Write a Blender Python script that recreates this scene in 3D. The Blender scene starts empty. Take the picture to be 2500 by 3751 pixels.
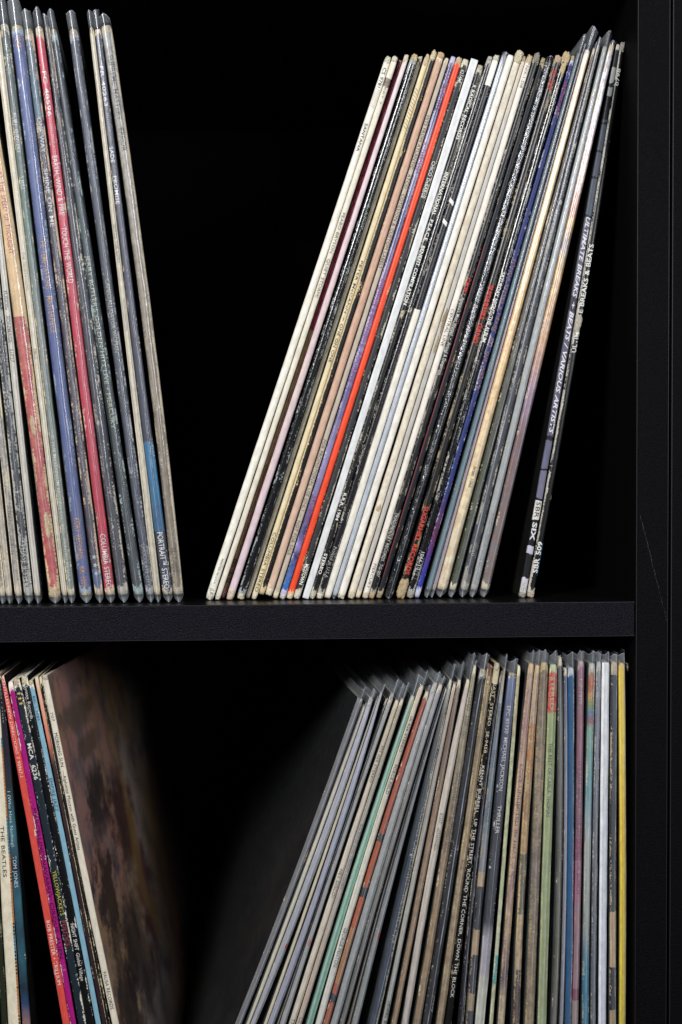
import bpy, bmesh, math, random
import numpy as np
from mathutils import Matrix, Vector, noise as mnoise

SC = bpy.context.scene
COL = SC.collection
random.seed(7)

# ------------------------------------------------------------------ camera
F_PX, DIST, CAM_Z = 5280.0, 0.8, 0.07788
PSI, PHI, RHO = 0.05202, 0.03314, -0.00357
fw = np.array([math.sin(PSI)*math.cos(PHI), math.cos(PSI)*math.cos(PHI), -math.sin(PHI)])
r0 = np.array([math.cos(PSI), -math.sin(PSI), 0.0])
u0 = np.cross(r0, fw)
rt = math.cos(RHO)*r0 + math.sin(RHO)*u0
up = -math.sin(RHO)*r0 + math.cos(RHO)*u0
CP = np.array([0.0, -DIST, CAM_Z])
cam_d = bpy.data.cameras.new('camera')
cam = bpy.data.objects.new('camera', cam_d)
COL.objects.link(cam)
cam.matrix_world = Matrix(((rt[0], up[0], -fw[0], CP[0]), (rt[1], up[1], -fw[1], CP[1]),
                           (rt[2], up[2], -fw[2], CP[2]), (0, 0, 0, 1)))
cam_d.sensor_fit = 'HORIZONTAL'
cam_d.sensor_width = 36.0
cam_d.lens = F_PX/2500*36
cam_d.clip_start = 0.01
cam_d.clip_end = 20
cam_d.dof.use_dof = True
cam_d.dof.focus_distance = 0.815
cam_d.dof.aperture_fstop = 6.3
SC.camera = cam

def plane_pt(px, py, Y):
    """a measured point of the photograph, placed on the upright plane Y"""
    d = fw + (px-1250)/F_PX*rt - (py-1875)/F_PX*up
    return CP + d*((Y+DIST)/d[1])

# ------------------------------------------------------------------ world and lamps
w = bpy.data.worlds.new('World'); SC.world = w; w.use_nodes = True
bg = w.node_tree.nodes['Background']
bg.inputs[0].default_value = (0.55, 0.62, 0.8, 1); bg.inputs[1].default_value = 0.012
SC.view_settings.view_transform = 'Standard'
SC.view_settings.look = 'None'
SC.view_settings.exposure = -0.12
SC.cycles.transparent_max_bounces = 40
SC.cycles.max_bounces = 8
SC.cycles.sample_clamp_indirect = 4

def area(name, loc, target, size, power, col, sy=None):
    l = bpy.data.lights.new(name, 'AREA'); l.energy = power; l.color = col
    l.shape = 'RECTANGLE'; l.size = size; l.size_y = sy or size
    o = bpy.data.objects.new(name, l); COL.objects.link(o)
    o.location = loc
    o.rotation_euler = (Vector(target)-Vector(loc)).to_track_quat('-Z', 'Y').to_euler()
    return o
area('softbox_key', (-0.58, -1.12, 0.78), (0.0, 0, -0.05), 0.26, 27.0, (1.0, 0.99, 0.975), 0.40)
area('softbox_fill', (0.80, -1.10, 0.48), (-0.05, 0, -0.12), 0.35, 13.5, (0.95, 0.97, 1.0), 0.55)

# ------------------------------------------------------------------ node helpers
def lin(h):
    if not isinstance(h, str): return tuple(h)
    c = [int(h[i:i+2], 16)/255 for i in (0, 2, 4)]
    return tuple(x/12.92 if x <= .04045 else ((x+.055)/1.055)**2.4 for x in c)+(1.0,)

class NT:
    def __init__(s, tree): s.t = tree; s.n = tree.nodes; s.l = tree.links
    def put(s, sock, v):
        if v is None: return
        if isinstance(v, bpy.types.NodeSocket): s.l.new(v, sock)
        else: sock.default_value = v
    def node(s, typ, **kw):
        n = s.n.new(typ)
        for k, v in kw.items(): setattr(n, k, v)
        return n
    def m(s, op, a, b=None, c=None, clamp=False):
        n = s.node('ShaderNodeMath', operation=op, use_clamp=clamp)
        s.put(n.inputs[0], a); s.put(n.inputs[1], b); s.put(n.inputs[2], c)
        return n.outputs[0]
    def ss(s, v, lo, hi, a=0.0, b=1.0):
        n = s.node('ShaderNodeMapRange', interpolation_type='SMOOTHSTEP')
        s.put(n.inputs[0], v); s.put(n.inputs[1], lo); s.put(n.inputs[2], hi); s.put(n.inputs[3], a); s.put(n.inputs[4], b)
        return n.outputs[0]
    def noise(s, vec, scale, detail=4, rough=.6):
        n = s.node('ShaderNodeTexNoise')
        s.put(n.inputs['Vector'], vec); n.inputs['Scale'].default_value = scale
        n.inputs['Detail'].default_value = detail; n.inputs['Roughness'].default_value = rough
        return n.outputs[0]
    def comb(s, x, y, z):
        n = s.node('ShaderNodeCombineXYZ')
        s.put(n.inputs[0], x); s.put(n.inputs[1], y); s.put(n.inputs[2], z)
        return n.outputs[0]
    def mix(s, f, a, b, blend='MIX'):
        n = s.node('ShaderNodeMix', data_type='RGBA', blend_type=blend)
        s.put(n.inputs[0], f); s.put(n.inputs[6], a); s.put(n.inputs[7], b)
        return n.outputs[2]

# ------------------------------------------------------------------ printed card, worn
def make_card_group():
    g = bpy.data.node_groups.new('worn_card', 'ShaderNodeTree')
    def inp(name, typ, d):
        k = g.interface.new_socket(name, in_out='INPUT', socket_type=typ); k.default_value = d
    inp('Base', 'NodeSocketColor', (1, 1, 1, 1)); inp('Wear', 'NodeSocketFloat', .1)
    inp('EdgeL', 'NodeSocketFloat', .2); inp('EdgeR', 'NodeSocketFloat', .2); inp('Ends', 'NodeSocketFloat', 1)
    inp('Seed', 'NodeSocketFloat', 0); inp('WearCol', 'NodeSocketColor', (1, 1, 1, 1))
    inp('Rough', 'NodeSocketFloat', .5); inp('Crinkle', 'NodeSocketFloat', .1)
    inp('Mottle', 'NodeSocketColor', (1, 1, 1, 1)); inp('MottleAmt', 'NodeSocketFloat', 0)
    g.interface.new_socket('Shader', in_out='OUTPUT', socket_type='NodeSocketShader')
    N = NT(g); I = N.node('NodeGroupInput').outputs; O = N.node('NodeGroupOutput')
    at = N.node('ShaderNodeAttribute', attribute_name='sp')
    sep = N.node('ShaderNodeSeparateXYZ'); N.l.new(at.outputs['Vector'], sep.inputs[0])
    u, v, fr = sep.outputs
    x = N.m('MULTIPLY', u, .0019)
    p1 = N.comb(x, N.m('MULTIPLY', v, .5), I['Seed'])
    p2 = N.comb(x, N.m('MULTIPLY', v, .25), N.m('ADD', I['Seed'], 3.3))
    p3 = N.comb(N.m('MULTIPLY', x, 1.0), N.m('MULTIPLY', v, .04), N.m('ADD', I['Seed'], 9.1))
    fine = N.noise(p1, 1500, 5, .7)
    patch = N.noise(p2, 330, 3, .55)
    streak = N.noise(p3, 1100, 2, .5)
    eL = N.m('MULTIPLY', N.ss(u, -.2, -.9), I['EdgeL']); eR = N.m('MULTIPLY', N.ss(u, .25, .95), I['EdgeR'])
    end = N.m('MULTIPLY', N.m('MINIMUM', fr, N.m('SUBTRACT', 1, fr)), .313)
    en = N.m('MULTIPLY', N.ss(end, .0075, .0005), I['Ends'])
    sc = N.m('ADD', N.m('MULTIPLY', fine, .5), N.m('MULTIPLY', patch, .5))
    sc = N.m('ADD', sc, N.m('MULTIPLY', N.m('ADD', eL, eR), .2))
    sc = N.m('ADD', sc, N.m('MULTIPLY', en, .3))
    sc = N.m('ADD', sc, N.m('MULTIPLY', N.m('SUBTRACT', streak, .5), .12))
    sc = N.m('ADD', sc, N.m('MULTIPLY', I['Wear'], .24))
    mask = N.ss(sc, .685, .735)
    big = N.noise(N.comb(x, N.m('MULTIPLY', v, .6), N.m('ADD', I['Seed'], 21)), 420, 4, .6)
    base = N.mix(N.m('MULTIPLY', N.ss(big, .42, .6), I['MottleAmt']), I['Base'], I['Mottle'])
    tone = N.ss(N.noise(N.comb(x, N.m('MULTIPLY', v, .3), N.m('ADD', I['Seed'], 40)), 500, 5, .65), .25, .75, .8, 1.08)
    base = N.mix(1, base, N.comb(tone, tone, tone), 'MULTIPLY')
    wt = N.ss(fine, .3, .7, .72, 1.05)
    wc = N.mix(1, I['WearCol'], N.comb(wt, N.m('MULTIPLY', wt, .985), N.m('MULTIPLY', wt, .95)), 'MULTIPLY')
    colr = N.mix(mask, base, wc)
    b = N.node('ShaderNodeBsdfPrincipled')
    N.put(b.inputs['Base Color'], colr)
    ro = N.m('ADD', N.m('MULTIPLY', mask, .35), N.m('ADD', I['Rough'], N.m('MULTIPLY', N.m('SUBTRACT', fine, .5), .25)), clamp=True)
    N.put(b.inputs['Roughness'], ro)
    N.put(b.inputs['Specular IOR Level'], N.ss(I['Rough'], .42, .22, .22, .75))
    cr = N.noise(N.comb(N.m('MULTIPLY', x, 1.0), N.m('MULTIPLY', v, .55), N.m('ADD', I['Seed'], 60)), 650, 4, .6)
    h = N.m('ADD', N.m('MULTIPLY', cr, I['Crinkle']), N.m('ADD', N.m('MULTIPLY', mask, -.05), N.m('MULTIPLY', fine, .04)))
    bp = N.node('ShaderNodeBump'); bp.inputs['Strength'].default_value = .6; bp.inputs['Distance'].default_value = .0005
    N.put(bp.inputs['Height'], h); N.l.new(bp.outputs[0], b.inputs['Normal'])
    N.l.new(b.outputs[0], O.inputs[0])
    return g
CARD = make_card_group()
seedc = [0]
def card_material(bands, wear, eL, eR, ends, wcol, rough, crinkle, mot, motamt, smooth=False):
    m = bpy.data.materials.new('printed_card'); m.use_nodes = True
    N = NT(m.node_tree); N.n.clear()
    out = N.node('ShaderNodeOutputMaterial'); g = N.node('ShaderNodeGroup'); g.node_tree = CARD
    seedc[0] += 1
    g.inputs['Seed'].default_value = seedc[0]*1.37
    for k, v in dict(Wear=wear, EdgeL=eL, EdgeR=eR, Ends=ends, WearCol=lin(wcol), Rough=rough, Crinkle=crinkle,
                     Mottle=lin(mot), MottleAmt=motamt).items(): g.inputs[k].default_value = v
    if len(bands) == 1: g.inputs['Base'].default_value = lin(bands[0][1])
    else:
        at = N.node('ShaderNodeAttribute', attribute_name='sp')
        sep = N.node('ShaderNodeSeparateXYZ'); N.l.new(at.outputs['Vector'], sep.inputs[0])
        nz = N.noise(N.comb(N.m('MULTIPLY', sep.outputs[0], .0019), sep.outputs[1], seedc[0]), 300, 3)
        f = N.m('ADD', sep.outputs[2], N.m('MULTIPLY', N.m('SUBTRACT', nz, .5), .01))
        cr = N.node('ShaderNodeValToRGB'); N.l.new(f, cr.inputs[0])
        cr.color_ramp.interpolation = 'LINEAR' if smooth else 'CONSTANT'
        e = cr.color_ramp.elements
        e[0].position = 0; e[0].color = lin(bands[0][1])
        e[1].position = min(.999, max(.001, bands[1][0])); e[1].color = lin(bands[1][1])
        for p, h in bands[2:]:
            k = e.new(min(.9995, p)); k.color = lin(h)
        N.l.new(cr.outputs[0], g.inputs['Base'])
    N.l.new(g.outputs[0], out.inputs[0])
    return m

# ------------------------------------------------------------------ clear film
filmc = {}
def film_material(haze, tint, wr=0):
    k = (haze, tint, wr)
    if k in filmc: return filmc[k]
    m = bpy.data.materials.new('clear_film'); m.use_nodes = True
    N = NT(m.node_tree); N.n.clear()
    out = N.node('ShaderNodeOutputMaterial')
    tr = N.node('ShaderNodeBsdfTransparent'); tr.inputs[0].default_value = (.965, .97, .98, 1)
    gl = N.node('ShaderNodeBsdfGlossy'); gl.inputs['Roughness'].default_value = .16; gl.inputs[0].default_value = (.9, .93, 1, 1)
    df = N.node('ShaderNodeBsdfDiffuse'); df.inputs[0].default_value = lin(tint)
    tc = N.node('ShaderNodeTexCoord')
    mp = N.node('ShaderNodeMapping'); mp.inputs['Scale'].default_value = (1, .3, .18); N.l.new(tc.outputs['Object'], mp.inputs[0])
    nz = N.noise(mp.outputs[0], 260, 3, .55)
    bp = N.node('ShaderNodeBump'); bp.inputs['Strength'].default_value = .5; bp.inputs['Distance'].default_value = .0005
    if wr:
        mp.inputs['Scale'].default_value = (1, .6, .42); nz = N.noise(mp.outputs[0], 300, 4, .55); bp.inputs['Strength'].default_value = .9; bp.inputs['Distance'].default_value = .0012*wr; gl.inputs['Roughness'].default_value = .12
    N.l.new(nz, bp.inputs['Height'])
    for s in (gl, df): N.l.new(bp.outputs[0], s.inputs['Normal'])
    fr = N.node('ShaderNodeFresnel'); fr.inputs[0].default_value = 1.45; N.l.new(bp.outputs[0], fr.inputs['Normal'])
    m1 = N.node('ShaderNodeMixShader'); m2 = N.node('ShaderNodeMixShader')
    fa = N.node('ShaderNodeAttribute', attribute_name='free')
    hz = N.m('MULTIPLY', N.ss(N.noise(mp.outputs[0], 500, 4, .7),   .3, .75, .75, 1.3), N.m('ADD', haze, N.m('MULTIPLY', fa.outputs['Fac'], .07)))
    N.l.new(hz, m1.inputs[0]); N.l.new(tr.outputs[0], m1.inputs[1]); N.l.new(df.outputs[0], m1.inputs[2])
    N.l.new(N.m('MINIMUM', N.m('MULTIPLY', fr.outputs[0], 1.1), .6), m2.inputs[0]); N.l.new(m1.outputs[0], m2.inputs[1]); N.l.new(gl.outputs[0], m2.inputs[2])
    N.l.new(m2.outputs[0], out.inputs[0])
    filmc[k] = m
    return m

def simple(name, col, rough=.5, spec=.5, alpha_noise=None, bump=None):
    m = bpy.data.materials.new(name); m.use_nodes = True
    N = NT(m.node_tree); b = N.n['Principled BSDF']
    b.inputs['Base Color'].default_value = lin(col); b.inputs['Roughness'].default_value = rough
    b.inputs['Specular IOR Level'].default_value = spec
    tc = N.node('ShaderNodeTexCoord')
    if bump:
        bp = N.node('ShaderNodeBump'); bp.inputs['Strength'].default_value = bump[1]; bp.inputs['Distance'].default_value = .001
        nz = N.noise(tc.outputs['Object'], bump[0], 5, .7); N.l.new(nz, bp.inputs['Height']); N.l.new(bp.outputs[0], b.inputs['Normal'])
        t = N.ss(nz, .3, .7, .6, 1.1)
        N.l.new(N.mix(1, lin(col), N.comb(t, t, t), 'MULTIPLY'), b.inputs['Base Color'])
    if alpha_noise:
        nz = N.noise(tc.outputs['Object'], 1100, 4, .7)
        N.l.new(N.ss(nz, alpha_noise-.04, alpha_noise+.04), b.inputs['Alpha'])
    return m
inkc = {}
def ink(col, worn):
    k = (col, worn)
    if k not in inkc: inkc[k] = simple('ink', tuple(v*.82 for v in lin(col)[:3])+(1.0,), .5, .3, alpha_noise=worn)
    return inkc[k]
PAPER = {}
def paper(col):
    if col not in PAPER: PAPER[col] = simple('torn_paper', col, .9, .2, bump=(900, .9))
    return PAPER[col]
CREASE_GLINT = bpy.data.materials.new('crease_glint'); CREASE_GLINT.use_nodes = True  # pale colour holds the glint of film folds and rims
_N = NT(CREASE_GLINT.node_tree); _N.n.clear()
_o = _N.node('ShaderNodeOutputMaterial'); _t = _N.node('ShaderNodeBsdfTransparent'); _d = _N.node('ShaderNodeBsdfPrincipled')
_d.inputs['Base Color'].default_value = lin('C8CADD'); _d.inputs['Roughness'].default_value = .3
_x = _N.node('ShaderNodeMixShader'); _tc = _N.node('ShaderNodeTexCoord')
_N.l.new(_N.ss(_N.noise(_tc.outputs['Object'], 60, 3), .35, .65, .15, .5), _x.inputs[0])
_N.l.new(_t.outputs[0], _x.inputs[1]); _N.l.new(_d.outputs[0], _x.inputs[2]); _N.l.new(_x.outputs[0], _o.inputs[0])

# ------------------------------------------------------------------ mesh helpers
def link_mesh(name, verts, faces, mats, parent=None, fmat=None, smooth=True, loc=None):
    me = bpy.data.meshes.new(name); me.from_pydata([tuple(map(float, p)) for p in verts], [], faces)
    for m in mats: me.materials.append(m)
    if fmat is not None: me.polygons.foreach_set('material_index', fmat)
    if smooth: me.polygons.foreach_set('use_smooth', [True]*len(me.polygons))
    me.update()
    o = bpy.data.objects.new(name, me); COL.objects.link(o)
    if parent is not None: o.parent = parent
    if loc is not None: o.location = loc
    return o

def bevel_box(name, lo, hi, mat, parent=None, bev=.0006, seg=2):
    bm = bmesh.new()
    bmesh.ops.create_cube(bm, size=1)
    lo = Vector(lo); hi = Vector(hi)
    for v in bm.verts: v.co = Vector([(lo[i]+hi[i])/2 + v.co[i]*(hi[i]-lo[i]) for i in range(3)])
    bmesh.ops.bevel(bm, geom=bm.edges[:], offset=bev, segments=seg, affect='EDGES', profile=.5)
    me = bpy.data.meshes.new(name); bm.to_mesh(me); bm.free()
    me.materials.append(mat)
    o = bpy.data.objects.new(name, me); COL.objects.link(o)
    if parent is not None: o.parent = parent
    return o

def empty(name, loc, label, cat, group=None):
    o = bpy.data.objects.new(name, None); COL.objects.link(o); o.location = loc
    o.empty_display_size = .02
    o['label'] = label; o['category'] = cat
    if group: o['group'] = group
    return o

# ------------------------------------------------------------------ shelf units
def foil(name, col, rough, grain, gs=1100, specks=.0, spec=.2):
    m = bpy.data.materials.new(name); m.use_nodes = True
    N = NT(m.node_tree); b = N.n['Principled BSDF']
    tc = N.node('ShaderNodeTexCoord')
    vo = N.node('ShaderNodeTexVoronoi'); vo.inputs['Scale'].default_value = gs
    nz = N.noise(tc.outputs['Object'], gs*.55, 3, .6)
    N.l.new(tc.outputs['Object'], vo.inputs['Vector'])
    h = N.m('ADD', N.m('MULTIPLY', nz, .8), N.m('MULTIPLY', vo.outputs['Distance'], .5))
    bp = N.node('ShaderNodeBump'); bp.inputs['Strength'].default_value = grain; bp.inputs['Distance'].default_value = .0006
    N.l.new(h, bp.inputs['Height']); N.l.new(bp.outputs[0], b.inputs['Normal'])
    t = N.ss(nz, .3, .7, .6, 1.35)
    c = N.mix(1, lin(col), N.comb(t, t, t), 'MULTIPLY')
    sp = N.ss(N.noise(tc.outputs['Object'], 700, 2, .9), .78, .80)
    sp2 = N.m('MULTIPLY', sp, N.ss(N.noise(tc.outputs['Object'], 60, 2), .5, .62, .15, 1))
    c = N.mix(N.m('MULTIPLY', sp2, specks), c, lin('6A6A6A'))
    N.l.new(c, b.inputs['Base Color'])
    b.inputs['Roughness'].default_value = rough; b.inputs['Specular IOR Level'].default_value = spec
    return m
foil_edge = foil('black_foil_grained', '090912', .5, 1.0, 2000, .5, .12)
foil_flat = foil('black_foil_side', '08080A', .6, .7, 2000, .8, .05)
foil_top = foil('black_foil_smooth', '070708', .34, .08, 700, .9)
back_m = foil('black_back_board', '050506', .85, .1, 500)

XW, T = 0.20744, 0.0196
XL = -0.52
FLOOR2 = -0.3555
unit = empty('shelf_unit', (-.15, 0, -.75), 'black open shelf unit of grained foil boards holding every record', 'shelf unit')
def part(name, lo, hi, mat, parent, **k):
    off = Vector(parent.location)
    return bevel_box(name, Vector(lo)-off, Vector(hi)-off, mat, parent, **k)
part('shelf_board', (XL, 0, -T), (XW-.0001, .385, 0), foil_edge, unit)
part('shelf_board', (XL, 0, FLOOR2-T), (XW-.0001, .385, FLOOR2), foil_edge, unit)
part('shelf_board', (XL, 0, .352), (XW-.0001, .385, .352+T), foil_edge, unit)
part('side_panel', (XW, -.0012, -.74), (XW+.0187, .385, .42), foil_flat, unit)
part('side_panel', (XL-.019, -.0012, -.74), (XL-.0001, .385, .42), foil_flat, unit)
# smooth top sheet of the middle board, where the records stand
part('shelf_top_sheet', (XL+.001, .0007, -.0005), (XW-.0005, .384, .00002), foil_top, unit, bev=.00001, seg=1)
unit2 = empty('shelf_unit', (XW+.2, 0, -.75), 'second black shelf unit, its side panel showing at the right edge', 'shelf unit')
part('side_panel', (XW+.0199, -.0010, -.74), (XW+.0390, .385, .42), foil_flat, unit2)
wall = bevel_box('wall', (-1.6, .395, -1.4), (1.6, .45, 1.2), back_m)
wall['kind'] = 'structure'; wall['label'] = 'black wall behind the open shelf units'
part('shelf_board', (XW+.0391, 0, -T), (XW+.40, .385, 0), foil_edge, unit2)
edge_hl = simple('highlight_grey', '1F1E23', .5, .3)  # grey strips paint the highlight line along the foil board edges
part('edge_highlight', (XL, -.00012, -.00052), (XW-.0002, .0003, -.00014), edge_hl, unit, bev=.00003, seg=1)
part('edge_highlight', (XL, -.00012, -T+.0001), (XW-.0002, .0003, -T+.0004), edge_hl, unit, bev=.00003, seg=1)
part('edge_highlight', (XW+.0003, -.0013, -.73), (XW+.0006, -.0010, .41), edge_hl, unit, bev=.00003, seg=1)
part('edge_highlight', (XW+.0181, -.0013, -.73), (XW+.0184, -.0010, .41), edge_hl, unit, bev=.00003, seg=1)
part('edge_highlight', (XW+.0202, -.0011, -.73), (XW+.0206, -.0008, .41), edge_hl, unit2, bev=.00003, seg=1)
# long pale scratch on the side panel
sv, sf = [], []
off = Vector(unit.location)
for i in range(60):
    t = i/60.
    px = 2348 + 118*t*.85; py = 1890 + 400*t
    p = plane_pt(px+random.uniform(-1.5, 1.5), py, -.0013)
    a = random.uniform(.00008, .0002); b = random.uniform(.0002, .0007)*(1-.6*t)
    k = len(sv)
    sv += [(p[0]-off.x-a, -.00125, p[2]-off.z+b), (p[0]-off.x+a, -.00125, p[2]-off.z+b*.8), (p[0]-off.x+a*1.3, -.00125, p[2]-off.z-b), (p[0]-off.x-a*.6, -.00125, p[2]-off.z-b)]
    sf.append((k, k+1, k+2, k+3))
link_mesh('scratch', sv, sf, [simple('scratch_grey', '2C2B29', .7)], unit, smooth=False)

# ------------------------------------------------------------------ the spine curve of one record
class Spine:
    def __init__(s, r):
        s.r = r
        pts = [plane_pt(x, y, r['Y']) for x, y in r['pts']]
        z = np.array([p[2] for p in pts]); x = np.array([p[0] for p in pts])
        deg = min(len(pts)-1, 2)
        s.co = np.polyfit(z, x, deg); s.dco = np.polyder(s.co)
        s.zt = z[0]; s.zlow = z.min()
        fl = r['floor']; w_ = r['w']/6600.
        th = abs(math.atan(s.slope(max(fl, s.zlow) if r['ext'] else s.zlow)))
        s.zb = fl + w_/2*math.sin(th) + r['lift']
        n = 400
        zz = np.linspace(s.zt, s.zb, n); xx = np.array([s.x(a) for a in zz])
        ds = np.hypot(np.diff(zz), np.diff(xx)); s.s = np.concatenate([[0], np.cumsum(ds)])
        s.L = s.s[-1]; s.zz = zz; s.xx = xx
    def slope(s, z): return float(np.polyval(s.dco, max(z, s.zlow)))
    def x(s, z):
        if z >= s.zlow: return float(np.polyval(s.co, z))
        return float(np.polyval(s.co, s.zlow) + s.slope(s.zlow)*(z-s.zlow))
    def at(s, d):
        """centre, tangent(down), normal(right) at distance d below the top"""
        if d < 0: z = s.zt - d*(s.zz[0]-s.zz[1])/(s.s[1]-s.s[0])
        elif d > s.L: z = s.zb - (d-s.L)*math.cos(math.atan(s.slope(s.zb)))
        else: z = float(np.interp(d, s.s, s.zz))
        dx = s.slope(z); k = math.hypot(1, dx)
        return s.x(z), z, (-dx/k, -1/k), (1/k, -dx/k)
    def dist(s, py):
        z = plane_pt(np.mean([p[0] for p in s.r['pts']]), py, s.r['Y'])[2]
        for _ in range(2):
            # the pixel column of the spine at this height
            xw = s.x(z)
            d = np.array([xw, s.r['Y'], z])-CP
            px = 1250 + F_PX*(d@rt)/(d@fw)
            z = plane_pt(px, py, s.r['Y'])[2]
        return float(np.interp(-z, -s.zz, s.s))

def wob(i, t, f=1.0): return mnoise.noise(Vector((t*f, i*7.13, i*.37)))

def build_record(i, r, sp):
    loc = Vector((sp.x(sp.zb), r['Y'], r['floor']))
    root = empty('vinyl_record', loc, r['label'], 'record', r['grp'])
    L = sp.L
    # stations
    ss = sorted(set([0, .0006, .0015, .003, .005, .008] + list(np.linspace(.012, L-.012, 40)) + [L-.008, L-.005, L-.003, L-.0015, L-.0006, L]))
    prof_u = [-1, -1, -.97, -.86, -.62, -.3, 0, .3, .62, .86, .97, 1, 1]
    dep_k = r['round']
    def depth(u, hw):
        a = min(1, abs(u)); return dep_k*2*hw*(1-(1-a**2.6)**(1/2.6))
    verts, attr = [], []
    n = len(prof_u)
    soft = r['soft']
    hws = []
    for s_ in ss:
        x, z, t, nn = sp.at(s_)
        hw = r['wf'](z)/2
        e = min(s_, L-s_)
        hwv = hw*(1 + .04*wob(i, s_, 90))
        if e < .004: hwv *= 1 - soft*.22*(1-e/.004)**2 + .06*soft*wob(i+50, s_, 900)
        push = soft*.0014*max(0, 1-e/.0022)**2
        ctr = .06*hw*wob(i+9, s_, 60)
        hws.append((s_, hwv, ctr, push))
        for j, u in enumerate(prof_u):
            y = depth(u, hwv)+push
            if j in (0, n-1): y = .308
            o = u*hwv+ctr
            jig = .00008*mnoise.noise(Vector((s_*700, u*2+i, 5.))) if 0 < j < n-1 else 0
            verts.append((x+nn[0]*o-loc.x+(r['splay'] if j in (0, n-1) else 0), y+jig, z+nn[1]*o-loc.z))
            attr.append((u, s_, s_/L))
    faces, fm = [], []
    for a in range(len(ss)-1):
        for j in range(n-1):
            k = a*n+j
            faces.append((k, k+n, k+n+1, k+1)); fm.append(1 if j == 0 else (2 if j == n-2 else 0))
        faces.append((a*n+n-1, (a+1)*n+n-1, (a+1)*n, a*n)); fm.append(1)
    faces.append(tuple(range(n))); fm.append(0)
    b = (len(ss)-1)*n; faces.append(tuple(range(b+n-1, b-1, -1))); fm.append(0)
    bands = [((0 if k == 0 else sp.dist(py)/L), h) for k, (py, h) in enumerate(r['bands'])]
    mat = card_material(bands, r['wear'], r['eL'], r['eR'], r['ends'], r['wcol'], r['rough'], r['crinkle'], r['mot'], r['motamt'], r['smooth'])
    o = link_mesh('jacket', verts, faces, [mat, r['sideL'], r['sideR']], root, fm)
    at = o.data.attributes.new('sp', 'FLOAT_VECTOR', 'POINT')
    at.data.foreach_set('vector', np.array(attr, dtype=np.float32).ravel())
    H = np.array([(a, b_) for a, b_, _, _ in hws])
    hw_at = lambda s_: float(np.interp(s_, H[:, 0], H[:, 1]))
    c_at = lambda s_: float(np.interp(s_, H[:, 0], [q[2] for q in hws]))
    def place(s_, uoff, y):   # uoff in metres
        x, z, t, nn = sp.at(s_)
        o_ = uoff+c_at(s_)
        return (x+nn[0]*o_-loc.x, y, z+nn[1]*o_-loc.z)
    # ---- lettering
    for tx in r['text']:
        body, y0, y1, colr = tx[:4]; opt = tx[4] if len(tx) > 4 else {}
        hgt = opt.get('h', .62); worn = min(.42, opt.get('worn', .31)); offu = opt.get('u', 0.0); bold = opt.get('b', .012); upw = opt.get('up', False)
        cu = bpy.data.curves.new('t', 'FONT'); cu.body = body; cu.resolution_u = 2; cu.offset = bold*.8-.008
        cu.space_character = opt.get('sp', 1.0); cu.space_word = 1.3
        if opt.get('it'): cu.shear = .3
        tmp = bpy.data.objects.new('t', cu)
        me = bpy.data.meshes.new_from_object(tmp)
        bpy.data.objects.remove(tmp); bpy.data.curves.remove(cu)
        if not len(me.vertices): bpy.data.meshes.remove(me); continue
        me.name = 'lettering'
        co = np.empty(len(me.vertices)*3); me.vertices.foreach_get('co', co); co = co.reshape(-1, 3)
        x0, x1 = co[:, 0].min(), co[:, 0].max()
        a, b_ = sp.dist(y0), sp.dist(y1)
        hw = hw_at((a+b_)/2)
        new = []
        for X, Yy, _ in co:
            f = (X-x0)/max(1e-6, x1-x0)
            s_ = a+(b_-a)*((1-f) if upw else f)
            v = (Yy-.35)/.7*min(.66, hgt*.83)*2*hw
            v = (-v if upw else v)
            uo = v*1.0+offu*hw
            new.append(place(s_, uo, depth(max(-.98, min(.98, uo/hw)), hw)-.00022))
        me.vertices.foreach_set('co', np.array(new, dtype=np.float32).ravel())
        me.materials.clear(); me.materials.append(ink(colr, worn)); me.update()
        oo = bpy.data.objects.new('lettering', me); COL.objects.link(oo); oo.parent = root
    # ---- stuck or printed blocks on the spine: (name, y0, y1, u0, u1, colour)
    for nm, y0, y1, ua, ub, colr in r['blocks']:
        a, b_ = sp.dist(y0), sp.dist(y1); vs, fs = [], []
        m_ = 8
        k = max(2, int((b_-a)/.003))
        for q in range(k+1):
            s_ = a+(b_-a)*q/k; hw = hw_at(s_)
            for j in range(m_+1):
                u = ua+(ub-ua)*j/m_
                sk = .0012*(u if (q in (0, k)) else 0)
                vs.append(place(s_+sk, u*hw, depth(u, hw)-.00012))
        for q in range(k):
            for j in range(m_):
                c = q*(m_+1)+j; fs.append((c, c+m_+1, c+m_+2, c+1))
        link_mesh(nm, vs, fs, [ink(colr, .3)], root)
    # ---- torn lumps of paper: (y, length px, width factor, u, colour)
    for nm, yy, ln, wd, uo, colr in r['lumps']:
        s_ = sp.dist(yy) if yy > 0 else (ln/6600*.30 if yy == 0 else L-ln/6600*.34)
        ln = ln/6600.*(.8 if yy <= 0 else 1); hw = hw_at(min(max(s_, .01), L-.01))
        bm = bmesh.new(); bmesh.ops.create_icosphere(bm, subdivisions=3, radius=1)
        for v in bm.verts:
            q = v.co.copy()
            d = .94+.26*mnoise.noise(q*1.7+Vector((i, yy, 0)))+.22*mnoise.noise(q*5+Vector((i, 0, yy)))+.12*mnoise.noise(q*11)
            k4 = (abs(q.x)**3.2+abs(q.y)**3.2+abs(q.z)**3.2)**(1/3.2); q = q/k4
            q *= d
            x, z, t, nn = sp.at(s_+q.z*-ln/2)
            ox = q.x*hw*wd+uo*hw
            v.co = (x+nn[0]*ox-loc.x, q.y*.0013+.0010, z+nn[1]*ox-loc.z)
        me = bpy.data.meshes.new(nm); bm.to_mesh(me); bm.free(); me.materials.append(paper(colr))
        for p in me.polygons: p.use_smooth = True
        oo = bpy.data.objects.new(nm, me); COL.objects.link(oo); oo.parent = root
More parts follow.
